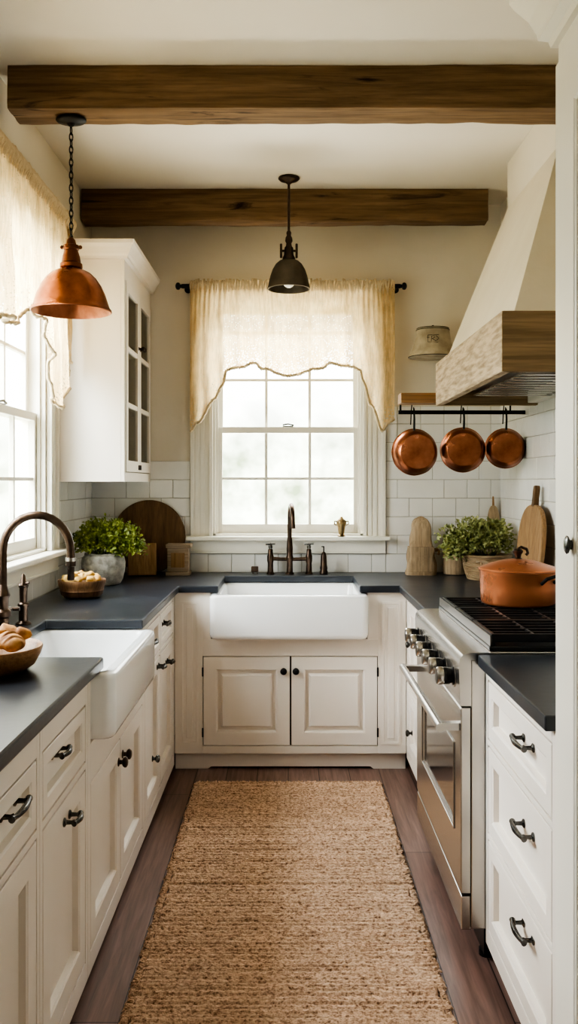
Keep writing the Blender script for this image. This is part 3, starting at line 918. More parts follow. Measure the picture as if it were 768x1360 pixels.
px, py = 0.003, 4.53
r = thing('pendant_lamp', 'small dark bronze pendant lamp on a stem in front of the back window', 'lamp', (px, py, 2.42), 'pendant lamps')
MB().lathe([(.054, 2.9985), (.055, 2.992), (.046, 2.984), (.02, 2.976), (.009, 2.965)], (px, py, 0), 28).build('canopy', M['bronze'], r, smooth=40)
MB().tube([(px, py, 2.97), (px, py, 2.72)], .0065, 10).build('stem', M['bronze'], r, smooth=40)
MB().lathe([(.008, 2.725), (.013, 2.715), (.011, 2.70), (.017, 2.69), (.019, 2.672), (.013, 2.66), (.016, 2.645), (.022, 2.638), (.025, 2.60), (.033, 2.585), (.033, 2.575)], (px, py, 0), 22).build('fitter', M['bronze'], r, smooth=40)
sh = [(.030, 2.5745), (.05, 2.568), (.068, 2.552), (.084, 2.525), (.096, 2.49), (.104, 2.455), (.109, 2.432), (.109, 2.424), (.104, 2.424), (.098, 2.455), (.088, 2.492), (.072, 2.53), (.05, 2.552), (.02, 2.56)]
MB().lathe(sh, (px, py, 0), 48).build('shade', M['shadebronze'], r, smooth=50)
w = MB()
for s in (-1, 1):
    w.lathe([(.024, -.006), (.026, 0), (.024, .006)], (px + s * .040, py, 2.622), 16, Matrix.Rotation(PI / 2, 3, 'Y') , sx=1.5)
w.tube([(px - .04, py, 2.622), (px + .04, py, 2.622)], .006, 8)
w.build('wing_knob', M['bronze'], r, smooth=40)
MB().ball((px, py, 2.47), .034, 18, sz=1.15).build('bulb', mat('frosted_bulb', (.85, .82, .75), .3), r, smooth=60)

# ------------------------------------------------------------------ range
r = thing('gas_range', 'stainless steel gas range with black grates and six knobs in the right run', 'range', (.85, 3.06, 0))
RA, RB = 2.617, 3.524
MB().box(.545, XR - .012, RA + .002, RB - .002, .10, .90).build('body', M['steel'], r, bevel=.003)
cp = MB().prism([(.545, .765), (.512, .765), (.508, .885), (.511, .905), (.52, .917), (.54, .923), (.565, .924), (.60, .924), (.60, .901), (.545, .901)], RA, RB, 'y')
cp.build('control_panel', M['steel'], r, smooth=30)
MB().box(.60, XR - .012, RA, RB, .901, .926).build('cooktop', M['steel'], r, bevel=.002)
MB().box(.602, XR - .03, RA + .012, RB - .012, .9265, .940).build('burner_tray', M['black'], r, bevel=.003)
fo = face_mtx('right', .5115)
for k in range(6):
    y = RA + .095 + k * (RB - RA - .19) / 5
    kn = MB(fo).lathe([(.029, 0), (.029, .006), (.022, .009), (.026, .016), (.026, .050), (.023, .055), (.001, .0555)], (y, .835, 0), 24)
    ko = kn.build('knob', M['knobblack'], r, smooth=35)
    MB(fo).lathe([(.034, -.002), (.034, .003), (.0292, .0035)], (y, .835, 0), 24).build('bezel', M['steel'], ko, smooth=35)
    MB(fo).lathe([(.0263, .034), (.027, .036), (.027, .050), (.0245, .0545)], (y, .835, 0), 24, cap0=False, cap1=False).build('rim', M['steel'], ko, smooth=35)
# oven door
DZ0, DZ1 = .205, .757
fd = face_mtx('right', .515)
d = MB(fd)
wy0, wy1, wz0, wz1 = RA + .115, RB - .16, .365, .62
d.loft([rect(RA + .006, RB - .006, DZ0, DZ1, -.028), rect(RA + .006, RB - .006, DZ0, DZ1, -.003), rect(RA + .006, RB - .006, DZ0, DZ1, 0, .003),
        [(wy0, wz0, 0), (wy1, wz0, 0), (wy1, wz1, 0), (wy0, wz1, 0)], [(wy0 + .01, wz0 + .01, -.010), (wy1 - .01, wz0 + .01, -.010), (wy1 - .01, wz1 - .01, -.010), (wy0 + .01, wz1 - .01, -.010)]])
od = d.build('oven_door', M['steel'], r)
MB(fd).box(wy0 + .011, wy1 - .011, wz0 + .011, wz1 - .011, -.0098, -.0055).build('oven_window', M['oven_glass'], od)
tr = MB(fd)
for q in ((wy0 - .008, wy1 + .008, wz0 - .008, wz0), (wy0 - .008, wy1 + .008, wz1, wz1 + .008), (wy0 - .008, wy0, wz0, wz1), (wy1, wy1 + .008, wz0, wz1)):
    tr.box(q[0], q[1], q[2], q[3], .0003, .004)
tr.build('window_trim', M['steel'], od, bevel=.0015)
h = MB(fd)
h.tube([(RA + .012, .697, .06), (RB - .03, .697, .06)], .0135, 16)
for y in (RA + .035, RB - .055):
    h.box(y - .014, y + .014, .686, .708, .0005, .052)
h.build('handle', M['steel'], od, smooth=40)
MB(fd).box(RA + .006, RB - .006, .095, .196, -.029, -.001).build('storage_drawer', M['steel'], r, bevel=.003)
for y in (RA + .05, RB - .05):
    for x in (.60, 1.12):
        MB().lathe([(.022, .0005), (.022, .02), (.014, .025), (.014, .0995)], (x, y, 0), 16).build('leg', M['iron'], r, smooth=40)
MB().box(.585, .60, RA + .01, RB - .01, .02, .098).build('kick_plate', M['black'], r)
# burners and grates
GW = (RB - RA - .05) / 3
for i in range(3):
    ya = RA + .025 + i * GW
    yc = ya + GW / 2
    for x in (.745, 1.02):
        b = MB().lathe([(.055, .9405), (.055, .946), (.046, .949), (.046, .955), (.03, .958), (.001, .958)], (x, yc, 0), 24)
        b.build('burner', M['black'], r, smooth=35)
    g = MB()
    a0, a1, x0, x1 = ya + .004, ya + GW - .004, .612, XR - .045
    zt0, zt1 = .962, .974
    g.box(x0, x1, a0, a0 + .012, zt0 - .012, zt1); g.box(x0, x1, a1 - .012, a1, zt0 - .012, zt1)
    g.box(x0, x0 + .012, a0 + .012, a1 - .012, zt0 - .012, zt1); g.box(x1 - .012, x1, a0 + .012, a1 - .012, zt0 - .012, zt1)
    for k in range(1, 5):
        y = a0 + (a1 - a0) * k / 5
        g.box(x0 + .012, x1 - .012, y - .0045, y + .0045, zt0, zt1 - .001)
    for x in (.745, .882, 1.02):
        g.box(x - .0045, x + .0045, a0 + .012, a1 - .012, zt0 - .001, zt1 - .002)
    for x in (x0, x1 - .012):
        for y in (a0, a1 - .012):
            g.box(x, x + .012, y, y + .012, .9405, zt0 - .012)
    g.build('grate', M['grate'], r, bevel=.002)
ls = MB().box(.604, .609, RA + .012, RB - .012, .9405, .972)
ls.build('tray_lip', M['steeldark'], r, bevel=.001)

# copper pot on the range
px, py, pz = .862, 3.30, .9755
r = thing('stock_pot', 'large copper lidded pot standing on the rear burner of the range', 'pot', (px, py, pz))
MB().lathe([(.126, 0), (.132, .004), (.136, .012), (.139, .06), (.141, .118), (.1435, .122), (.1435, .126), (.138, .126), (.135, .11), (.13, .012), (.001, .010)], (px, py, pz), 56).build('body', M['copperpot'], r, smooth=40)
MB().lathe([(.142, .1265), (.146, .128), (.146, .134), (.139, .138), (.10, .151), (.06, .162), (.025, .168), (.001, .169)], (px, py, pz), 56).build('lid', M['copperpot'], r, smooth=40)
k_ = MB().lathe([(.017, .1685), (.012, .173), (.013, .184), (.018, .19), (.02, .197), (.014, .205), (.001, .208)], (px, py, pz), 16)
k_.tube([(px - .004, py, pz + .200), (px + .012, py, pz + .212), (px + .032, py - .002, pz + .205), (px + .037, py - .002, pz + .19), (px + .03, py, pz + .182)], .006, 10)
k_.build('lid_knob', M['bronze'], r, smooth=40)
ca, sa = math.cos(-.95), math.sin(-.95)
def rp(d, t, z): return (px + d * ca - t * sa, py + d * sa + t * ca, pz + z)
hd = MB().tube([rp(.137, -.035, .088), rp(.162, -.036, .108), rp(.176, 0, .118), rp(.162, .036, .108), rp(.137, .035, .088)], .0065, 10)
hd.build('handle', M['iron'], r, smooth=40)

# ------------------------------------------------------------------ hood
r = thing('range_hood', 'tapered cream plaster range hood with a thick wooden band, on the right wall', 'range hood', (.95, 3.6, 1.8))
HA, HB, HX, HZ0, HZ1 = 2.93, 4.245, .712, 1.80, 2.003
xw = XR - .009
q = .035
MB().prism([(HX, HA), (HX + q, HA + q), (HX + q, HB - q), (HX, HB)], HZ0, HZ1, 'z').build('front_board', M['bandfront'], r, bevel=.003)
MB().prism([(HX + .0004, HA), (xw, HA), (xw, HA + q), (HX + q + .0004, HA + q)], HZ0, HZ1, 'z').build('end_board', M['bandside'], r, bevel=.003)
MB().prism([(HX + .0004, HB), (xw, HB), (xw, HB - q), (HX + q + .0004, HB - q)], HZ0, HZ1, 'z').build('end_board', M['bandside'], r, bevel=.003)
MB().box(HX + .036, xw, HA + .036, HB - .036, 1.87, 1.88).build('liner', M['steeldark'], r)
MB().box(xw - .05, xw, HA + .036, HB - .036, 1.81, 1.869).build('wall_cleat', M['trimwhite'], r, bevel=.003)
bf = MB()
for k in range(11):
    y = HA + .045 + k * .082
    bf.loft([[(x, y, 1.806), (x, y + .036, 1.806), (x, y + .036, 1.809), (x, y, 1.809)] for x in (HX + .10, xw - .056)])
for x in (HX + .10, xw - .068):
    bf.box(x, x + .012, HA + .04, HA + .92, 1.8092, 1.814)
bf.build('baffle_filter', M['steel'], r)
t = MB()
zt = 2.774
bx0 = HX + .045
lo = [[(bx0, HA + .012, HZ1 + .001), (bx0, HB - .004, HZ1 + .001), (XR - .001, HB - .004, HZ1 + .001), (XR - .001, HA + .012, HZ1 + .001)]]
nst = 14
for k in range(1, nst + 1):
    f = k / nst
    lo.append([(bx0 + (1.078 - bx0) * f, HA + .012 + (3.50 - HA - .012) * f, HZ1 + .001 + (zt - HZ1 - .001) * f),
               (bx0 + (1.078 - bx0) * f, HB - .004 + (4.32 - HB + .004) * f, HZ1 + .001 + (zt - HZ1 - .001) * f),
               (XR - .001, HB - .004 + (4.32 - HB + .004) * f, HZ1 + .001 + (zt - HZ1 - .001) * f),
               (XR - .001, HA + .012 + (3.50 - HA - .012) * f, HZ1 + .001 + (zt - HZ1 - .001) * f)])
t.loft(lo).build('plaster_body', M['hoodplaster'], r)

# ------------------------------------------------------------------ pot rail + pans
YP = 4.44
def PX(x, y, Y): return ((x - 383) * Y / 1168, 1.432 + (640 - y) * Y / 1168)
tag(MB().box(.552, XR - .008, 4.30, 4.415, 1.818, 1.868).build('wooden_shelf', M['shelf'], bevel=.003), 'narrow brown wooden ledge fixed behind the hood above the copper pans', 'shelf')
r = thing('pot_rail', 'black iron rail below the wooden ledge holding three copper pans', 'rail', (.87, YP, 1.785))
zr = 1.783
rb = MB(); rb.box(.556, XR - .008, YP - .004, YP + .004, zr - .010, zr + .010); rb.build('bar', M['iron'], r, bevel=.0015)
for x in (.566, 1.12):
    b = MB(); b.tube([(x, YP - .0045, zr + .008), (x, YP - .006, zr + .034), (x, 4.4255, zr + .045)], .005, 8); b.box(x - .012, x + .012, 4.4158, 4.421, zr + .038, zr + .08)
    b.build('bracket', M['iron'], r, smooth=40)
def pan(xc, zc, R, label, tilt, hx):
    y = YP - .004
    rt = thing('copper_pan', label, 'pan', (xc, y, zc), 'copper pans hanging from the iron rail')
    Rm = Matrix.Rotation(PI / 2, 3, 'X') @ Matrix.Rotation(tilt, 3, 'Y')
    # local z -> towards camera (-y)
    pr = [(R * .995, -.042), (R * 1.02, -.045), (R * 1.03, -.041), (R * .99, -.036), (R * .95, -.012), (R * .88, .006), (R * .80, .018), (R * .745, .0235), (R * .70, .0225), (R * .4, .024), (.001, .0245)]
    inner = [(R * .96, -.043), (R * .93, -.012), (R * .78, .014), (R * .5, .019), (.001, .020)]
    MB().lathe(inner[::-1] + pr, (xc, y, zc), 48, Rm, wob=.012).build('body', M['copper'], rt, smooth=50)
    ht = zr + .002
    hd = MB()
    p0 = Vector((xc + hx, y - .002, zc + R * .93))
    hd.tube([p0, (p0.x, y - .010, .5 * (p0.z + ht) + .01), (p0.x - .002, y - .010, ht + .012), (p0.x - .002, y + .004, ht + .021), (p0.x, y + .016, ht + .012), (p0.x, y + .016, ht - .012)], [.0055, .005, .004, .0035, .0035, .003], 8)
    hd.tube([(p0.x - .018, y - .006, p0.z + .028), (p0.x - .016, y - .010, ht + .005), (p0.x - .012, y - .006, ht + .034)], .0028, 6)
    hd.build('hanging_handle', M['iron'], rt, smooth=50)
    return rt
x1, z1 = PX(554, 600, YP - .02); x2, z2 = PX(617, 597, YP - .02); x3, z3 = PX(673.5, 595, YP - .02)
pan(x1, z1, .116, 'largest copper pan hanging at the left end of the iron rail', .10, -.012)
pan(x2, z2, .112, 'middle copper pan hanging on the iron rail, dented base', -.07, .0)
pan(x3, z3, .100, 'smallest copper pan hanging on the rail beside the right wall', -.12, .0)

# cream shade behind the hood
sx, sy = .795, 4.835
r = thing('wall_sconce', 'cream wall sconce shade with small dark emblem, just left of the hood', 'lamp', (sx, sy, 2.1))
Z0, Z1 = 2.115, 2.275
MB().lathe([(.133, Z0), (.134, Z0 + .004), (.112, Z0 + .05), (.098, Z0 + .095), (.090, Z1 - .012), (.088, Z1 - .004), (.083, Z1), (.02, Z1 + .002), (.02, Z1 - .003), (.08, Z1 - .007), (.108, Z0 + .05), (.129, Z0 + .001)], (sx, sy, 0), 40, sx=1.0, sy=.95).build('shade', M['shadecream'], r, smooth=40)
b = MB()
for (rr, z) in ((.1335, Z0 + .002), (.0905, Z1 - .010), (.0875, Z1 - .001)):
    b.tube([(sx + rr * math.cos(a * PI / 20), sy + .95 * rr * math.sin(a * PI / 20), z) for a in range(40)], .0018, 6, closed=True)
b.build('rim_band', M['iron'], r, smooth=60)
em = MB()
def on(u, z):
    f = (z - Z0) / (Z1 - Z0)
    rad = interp([(0, .134), (.3, .113), (.6, .099), (1, .090)], f) + .0012
    a = -PI / 2 - .12 + u / rad
    return (sx + rad * math.cos(a), sy + .95 * rad * math.sin(a), z)
zc = Z0 + .09
for st in ([(-.03, .02), (-.03, -.018), (.026, -.02)], [(-.03, .02), (.03, .022)], [(-.012, -.014), (-.010, .014), (.004, .015), (.008, .006), (-.008, .0)], [(-.006, .0), (.014, -.015)], [(.014, .016), (.030, .002), (.016, -.012)], [(-.036, .008), (-.022, .006)]):
    em.tube([on(u, zc + v) for u, v in st], .0014, 5)
em.build('emblem', M['iron'], r)
MB().tube([(sx, sy, Z1 - .001), (sx, sy, Z1 + .012), (sx, sy + .07, Z1 + .012), (sx, YB - .004, Z1 - .02)], .007, 8).build('arm', M['iron'], r, smooth=40)

# ------------------------------------------------------------------ foliage helpers
def leaves(mb, c, rx, ry, rz, n, size, seed, droop=.0):
    rnd = random.Random(seed)
    c = Vector(c)
    for _ in range(n):
        a = rnd.uniform(0, 2 * PI); t = math.acos(rnd.uniform(-.35, 1)); q = rnd.random() ** .45
        d = Vector((math.sin(t) * math.cos(a), math.sin(t) * math.sin(a), math.cos(t)))
        lump = 1 + .28 * mnoise.noise(d * 2.6 + Vector((seed, 0, 0))) + .12 * rnd.random() ** 3
        p = c + Vector((d.x * rx, d.y * ry, d.z * rz)) * q * lump
        fwd = (d * .7 + Vector((rnd.uniform(-1, 1), rnd.uniform(-1, 1), rnd.uniform(-.6, 1))) * .8).normalized()
        sid = fwd.cross(Vector((rnd.uniform(-1, 1), rnd.uniform(-1, 1), rnd.uniform(-.2, 1)))).normalized()
        up = sid.cross(fwd)
        s = size * rnd.uniform(.6, 1.25)
        b0 = mb.V(p); l = mb.V(p + fwd * s * .5 + sid * s * .34 + up * s * .1); tp = mb.V(p + fwd * s - up * s * .12); r_ = mb.V(p + fwd * s * .5 - sid * s * .34 + up * s * .1)
        md = mb.V(p + fwd * s * .55 - up * s * .02)
        mb.F([b0, l, md]); mb.F([l, tp, md]); mb.F([tp, r_, md]); mb.F([r_, b0, md])
def stems(mb, base, c, rx, ry, rz, n, seed, rad=.0014):
    rnd = random.Random(seed); base = Vector(base); c = Vector(c)
    for _ in range(n):
        a = rnd.uniform(0, 2 * PI); t = math.acos(rnd.uniform(0, 1))
        e = c + Vector((math.sin(t) * math.cos(a) * rx, math.sin(t) * math.sin(a) * ry, math.cos(t) * rz)) * rnd.uniform(.7, 1.1)
        b = base + Vector((math.cos(a) * .03, math.sin(a) * .03, 0))
        m_ = b.lerp(e, .5) + Vector((0, 0, .03))
        mb.tube([b, m_, e], rad, 5)

# left herb in grey pot
px, py = -.925, 4.40
r = thing('potted_herb', 'bushy green herb in a grey stoneware pot on the left worktop corner', 'plant', (px, py, ZC), 'leafy herbs on the worktops')
MB().lathe([(.078, .0006), (.084, .004), (.097, .03), (.107, .075), (.110, .11), (.104, .135), (.093, .146), (.095, .155), (.090, .158), (.082, .15), (.082, .135), (.001, .135)], (px, py, ZC), 48, wob=.01).build('pot', M['stoneware'], r, smooth=50)
MB().lathe([(.0815, .1355), (.05, .141), (.001, .143)], (px, py, ZC), 24).build('soil', M['soil'], r, smooth=60)
f = MB(); leaves(f, (px + .025, py, ZC + .205), .165, .12, .115, 3600, .019, 11); leaves(f, (px + .13, py - .03, ZC + .175), .075, .06, .075, 600, .018, 12); leaves(f, (px - .04, py, ZC + .235), .08, .08, .085, 700, .018, 13)
f.build('foliage', M['leaf'], r, fixn=False)
f = MB(); stems(f, (px, py, ZC + .14), (px + .02, py, ZC + .19), .15, .11, .13, 60, 4); f.build('stem', M['stem'], r)

# right herb in a basket
px, py = 1.045, 4.625
r = thing('potted_herb', 'loose green herb in a pale woven basket on the right worktop corner', 'plant', (px, py, ZC), 'leafy herbs on the worktops')
bk = MB(); prof = [(.098, .0006)]
for k in range(1, 40):
    z = .003 * k + .0; prof.append((.10 + .026 * math.sin(min(1, z / .1) * PI / 2) + .0022 * math.sin(k * 2.1), z))
prof += [(.131, .122), (.132, .13), (.125, .133), (.118, .122), (.115, .10), (.001, .10)]
bk.lathe(prof, (px, py, ZC), 48, wob=.012).build('basket', M['basket'], r, smooth=50)
kn = MB()
for a0 in (0, .7, 1.5):
    kn.tube([(px + .132 * math.cos(-2.2 + t * .14) , py + .132 * math.sin(-2.2 + t * .14), ZC + .095 + .012 * math.sin(t * .9 + a0)) for t in range(9)], .005, 6)
kn.tube([(px - .055, py - .122, ZC + .095), (px - .06, py - .14, ZC + .07), (px - .04, py - .137, ZC + .055)], .006, 6)
kn.build('rope_knot', M['burlap'], r, smooth=60)
MB().lathe([(.114, .1005), (.06, .106), (.001, .108)], (px, py, ZC), 24).build('soil', M['soil'], r, smooth=60)
f = MB(); leaves(f, (px - .055, py - .01, ZC + .19), .185, .10, .12, 2300, .023, 21); leaves(f, (px - .155, py - .01, ZC + .14), .07, .06, .09, 420, .026, 22); leaves(f, (px + .02, py, ZC + .24), .085, .07, .075, 380, .024, 23)
f.build('foliage', M['leafpale'], r, fixn=False)
f = MB(); stems(f, (px, py, ZC + .105), (px - .05, py, ZC + .17), .17, .09, .15, 60, 8); f.build('stem', M['stem'], r)

# pale crock behind the basket
px, py = .925, 4.875
tag(MB().lathe([(.055, .0006), (.064, .004), (.068, .05), (.066, .12), (.062, .165), (.066, .178), (.060, .182), (.053, .17), (.054, .02), (.001, .018)], (px, py, ZC), 32, wob=.03).build('wooden_crock', M['boardpale'], smooth=50), 'pale wooden crock half hidden behind the basket herb', 'crock')

# carved wooden ornament
px, py = .732, 4.855
r = thing('carved_ornament', 'pale carved wooden ornament of stacked blocks right of the back window', 'ornament', (px, py, ZC))
tw = MB()
def blk(mb, w0, w1, d0, d1, z0, z1, n=8, top=0):
    lo = []
    for k in range(n + 1):
        f = k / n; z = z0 + (z1 - z0) * f
        w = w0 + (w1 - w0) * f; d = d0 + (d1 - d0) * f
        if top: 
            e = math.sqrt(max(.02, 1 - max(0, (f - (1 - top)) / top) ** 2)); w *= e; d *= e
        lp = []
        for x, y in rrect(-w, w, -d, d, min(w, d) * .45, 3):
            q = 1 + .16 * mnoise.noise((x * 28, y * 28, z * 16))
            lp.append((px + x * q, py + y * q, z))
        lo.append(lp)
    mb.loft(lo)
blk(tw, .078, .080, .055, .055, ZC + .0006, ZC + .02, 3); blk(tw, .080, .070, .052, .048, ZC + .0205, ZC + .155, 8); 
tw.build('base', M['boardpale'], r, smooth=40)
tw = MB(); blk(tw, .060, .047, .042, .036, ZC + .1555, ZC + .322, 12, .35); tw.build('upper_block', M['boardpale'], r, smooth=40)
MB().tube([(px + .076, py - .01, ZC + .135), (px + .090, py - .012, ZC + .14), (px + .098, py - .012, ZC + .128), (px + .094, py - .012, ZC + .11)], [.012, .010, .008, .006], 8).build('spout', M['boardmid'], r, smooth=50)

# leaning boards
def plate(outline, t, mtx):
    mb = MB(mtx)
    e = min(.004, t * .3)
    cx = sum(p[0] for p in outline) / len(outline); cy = sum(p[1] for p in outline) / len(outline)
    def ins(d): 
        out = []
        for x, y in outline:
            v = Vector((x - cx, y - cy)); L = max(v.length, 1e-5)
            out.append((cx + v.x * (1 - d / L), cy + v.y * (1 - d / L)))
        return out
    mb.loft([[(x, y, 0) for x, y in ins(e)], [(x, y, e) for x, y in outline], [(x, y, t - e) for x, y in outline], [(x, y, t) for x, y in ins(e)]])
    return mb
def lean_back(x, yfoot, ang, rz=0):
    return Matrix.Translation((x, yfoot, ZC + .001)) @ Matrix.Rotation(rz, 4, 'Z') @ Matrix.Rotation(PI / 2 - ang, 4, 'X')
# round board leaning on back wall
R = .205
m_ = lean_back(-.78, 4.905, .12)
o = [(R * math.sin(a * PI / 32), R - R * math.cos(a * PI / 32)) for a in range(64)]
tag(plate(o, .022, m_).build('cutting_board', M['boarddark'], smooth=40), 'large round dark wooden board leaning on the tiles left of the back window', 'cutting board', 'wooden boards leaning on the walls')
m_ = lean_back(-.792, 4.80, .10, .30)
tag(plate([(-.085, 0), (.07, 0), (.07, .175), (-.085, .175)], .032, m_).build('cutting_board', M['boardmid'], bevel=.003), 'small rectangular wooden board leaning before the round board, beside the grey herb pot', 'cutting board', 'wooden boards leaning on the walls')
# small weathered box
r = thing('wooden_box', 'small weathered wooden box on the back worktop just left of the back window', 'box', (-.60, 4.86, ZC))
bx = MB(); bx.box(-.66, -.545, 4.795, 4.885, ZC + .022, ZC + .15); bx.build('body', M['boardgrey'], r, bevel=.003)
bx = MB(); bx.box(-.668, -.537, 4.788, 4.892, ZC + .0006, ZC + .0215); bx.build('base', M['boardgrey'], r, bevel=.003)
bx = MB(); bx.box(-.668, -.532, 4.79, 4.892, ZC + .1505, ZC + .172); bx.build('lid', M['boardgrey'], r, bevel=.003)
bx = MB(); bx.box(-.64, -.565, 4.789, 4.7945, ZC + .045, ZC + .125); bx.build('front_panel', M['boardmid'], r, bevel=.002)
# paddle boards right
def lean_right(y, xfoot, ang, rz=0):
    # local x -> along +y (seen from room), local y up, thickness toward room
    return Matrix.Translation((xfoot, y, ZC + .001)) @ Matrix.Rotation(-PI / 2 + rz, 4, 'Z') @ Matrix.Rotation(PI / 2 - ang, 4, 'X')
ov = []
W_, Hh = .205, .405
for k in range(40):
    a = -PI / 2 + 2 * PI * k / 40
    x = W_ * math.copysign(abs(math.cos(a)) ** .75, math.cos(a)); y = Hh / 2 + Hh / 2 * math.copysign(abs(math.sin(a)) ** .8, math.sin(a))
    ov.append((x, max(y, .0)))
r = thing('paddle_board', 'long oval wooden paddle board with handle leaning on the right wall behind the pot', 'cutting board', (1.15, 4.13, ZC), 'wooden boards leaning on the walls')
m_ = lean_right(4.13, 1.128, .105)
plate(ov, .022, m_).build('blade', M['boardmid'], r, smooth=40)
hp = [(-.022, Hh - .012), (.022, Hh - .012), (.018, Hh + .03), (.02, Hh + .075), (.012, Hh + .09), (-.012, Hh + .09), (-.02, Hh + .075), (-.018, Hh + .03)]
plate(hp, .024, m_ @ Matrix.Translation((0, 0, -.001))).build('handle', M['boarddark'], r, smooth=40)
r = thing('paddle_board', 'small narrow wooden paddle in the right back corner behind the basket herb', 'cutting board', (1.15, 4.94, ZC), 'wooden boards leaning on the walls')
m_ = lean_back(1.155, 4.925, .09)
ov = [(.038 * math.copysign(abs(math.cos(a)) ** .8, math.cos(a)), .19 + .19 * math.copysign(abs(math.sin(a)) ** .7, math.sin(a))) for a in [2 * PI * k / 28 for k in range(28)]]
plate(ov, .016, m_).build('blade', M['boardpale'], r, smooth=40)
plate([(-.006, .375), (.006, .375), (.004, .43), (-.004, .43)], .012, m_ @ Matrix.Translation((0, 0, .002))).build('handle', M['boardmid'], r)

# ------------------------------------------------------------------ bowl of potatoes
px, py = -.915, 3.90
tag(MB().lathe([(.066, .0006), (.078, .004), (.090, .016), (.093, .030), (.096, .033), (.094, .037), (.101, .055), (.106, .076), (.104, .08), (.098, .076), (.084, .03), (.06, .018), (.001, .016)], (px, py, ZC), 48, wob=.03).build('wooden_bowl', M['bowldark'], smooth=50),
    'small dark wooden bowl of pale potatoes by the left window', 'bowl', 'wooden bowls on the left worktop')
rnd = random.Random(5)
spots = []; lab = []
for k, nm in enumerate(('right end', 'right rear', 'rear centre', 'left rear', 'left end', 'left front', 'front centre', 'right front')):
    a = 2 * PI * k / 8
    spots.append((.068 * math.cos(a), .068 * math.sin(a), .084, .80 + .1 * (k % 2))); lab.append('pale yellow potato at the %s of the dark wooden bowl' % nm)
for k, nm in enumerate(('right', 'back', 'left', 'front')):
    a = 2 * PI * k / 4 + .4
    spots.append((.032 * math.cos(a), .032 * math.sin(a), .098, .85)); lab.append('pale yellow potato on top of the bowl heap, toward the %s' % nm)
for i, ((dx, dy, dz, s), l) in enumerate(zip(spots, lab)):
    Rr = Matrix.Rotation(rnd.uniform(0, PI), 3, 'Z') @ Matrix.Rotation(rnd.uniform(-.4, .4), 3, 'X')
    tag(MB().ball((px + dx, py + dy, ZC + dz), .023 * s, 18, 1.15, .9, .8, Rr, .6).build('potato', M['potato'], smooth=80), l, 'potato', 'pale potatoes in the dark bowl')
r = thing('onion', 'brown onion on the left worktop behind the potato bowl beside the grey pot', 'onion', (-.975, 4.17, ZC))
MB().lathe([(.008, .0006), (.024, .006), (.036, .022), (.037, .034), (.028, .05), (.014, .06), (.006, .072), (.003, .085)], (-.975, 4.17, ZC), 24, wob=.04).build('bulb', M['onion'], r, smooth=60)
MB().tube([(-.975, 4.17, ZC + .084), (-.973, 4.165, ZC + .095), (-.967, 4.163, ZC + .102)], [.003, .002, .001], 6).build('stalk', M['onion'], r)

# near bowl with bread
px, py = -.815, 2.375
tag(MB().lathe([(.085, .0006), (.105, .004), (.128, .02), (.142, .045), (.148, .064), (.145, .069), (.138, .064), (.120, .028), (.09, .014), (.001, .012)], (px, py, ZC), 56, wob=.02).build('wooden_bowl', M['bowlwood'], smooth=50),
    'wide tan wooden bowl of bread on the near left worktop, cut by the frame', 'bowl', 'wooden bowls on the left worktop')
def loaf(c, L, w, h, rz, label, tilt=0):
    Rr = Matrix.Rotation(rz, 3, 'Z') @ Matrix.Rotation(tilt, 3, 'Y')
    mb = MB(); lo = []
    n = 40
    for k in range(n + 1):
        t = -1 + 2 * k / n
        e = max(.05, (1 - abs(t) ** 2.6) ** .5)
        slash = 1 - .28 * max(0, math.sin(t * 13 + .4)) ** 4
        lp = []
        for i in range(18):
            a = 2 * PI * i / 18
            y, z = w * e * math.cos(a), h * e * math.sin(a) * (slash if math.sin(a) > 0 else .7)
            q = 1 + .30 * mnoise.noise((t * 3.5 + c[0] * 9, y * 34, z * 34))
            p = Rr @ Vector((t * L, y * q, z * q)); lp.append(p + Vector(c))
        lo.append(lp)
    mb.loft(lo)
    return tag(mb.build('bread_loaf', M['bread'], smooth=70), label, 'bread', 'bread in the wide tan bowl')
loaf((px + .005, py + .062, ZC + .086), .098, .031, .030, .12, 'long crusty loaf at the rear of the wide tan bowl')
loaf((px + .066, py - .026, ZC + .084), .062, .036, .027, -.75, 'torn crusty roll at the right side of the wide tan bowl', .1)
nk = MB(); g = []
for i in range(25):
    row = []
    for j in range(25):
        u, v = -1 + i / 12, -1 + j / 12
        u, v = u * math.sqrt(1 - v * v / 2), v * math.sqrt(1 - u * u / 2)
        rr = math.hypot(u, v)
        q = max(0, 1 - rr * .6)
        row.append(nk.V((px - .052 + u * .055, py - .038 + v * .056, ZC + .070 + .046 * q + .010 * mnoise.noise((u * 2.2, v * 2.2, 4)) + .006 * math.sin(u * 7 + v * 4))))
    g.append(row)
for i in range(24):
    for j in range(24): nk.F([g[i][j], g[i + 1][j], g[i + 1][j + 1], g[i][j + 1]])
nk = nk.build('linen_napkin', M['linen'], smooth=180)
nk.modifiers.new('solid', 'SOLIDIFY').thickness = .003
tag(nk, 'crumpled white linen napkin in the wide tan bread bowl', 'napkin')

# brass ornament on the sill
px, py, pz = .298, 4.93, WB[2] + .0005
r = thing('brass_ornament', 'small brass urn ornament on the back window sill, right side', 'ornament', (px, py, pz))
MB().lathe([(.022, 0), (.022, .005), (.015, .01), (.017, .022), (.02, .045), (.022, .055), (.027, .064), (.029, .078), (.024, .09), (.012, .098), (.006, .108), (.001, .112)], (px, py, pz), 24).build('body', M['brass'], r, smooth=40)
for s in (-1, 1):
    MB().tube([(px + s * .024, py, pz + .084), (px + s * .038, py, pz + .084), (px + s * .040, py, pz + .070), (px + s * .027, py, pz + .062)], .004, 8).build('handle', M['brass'], r, smooth=40)

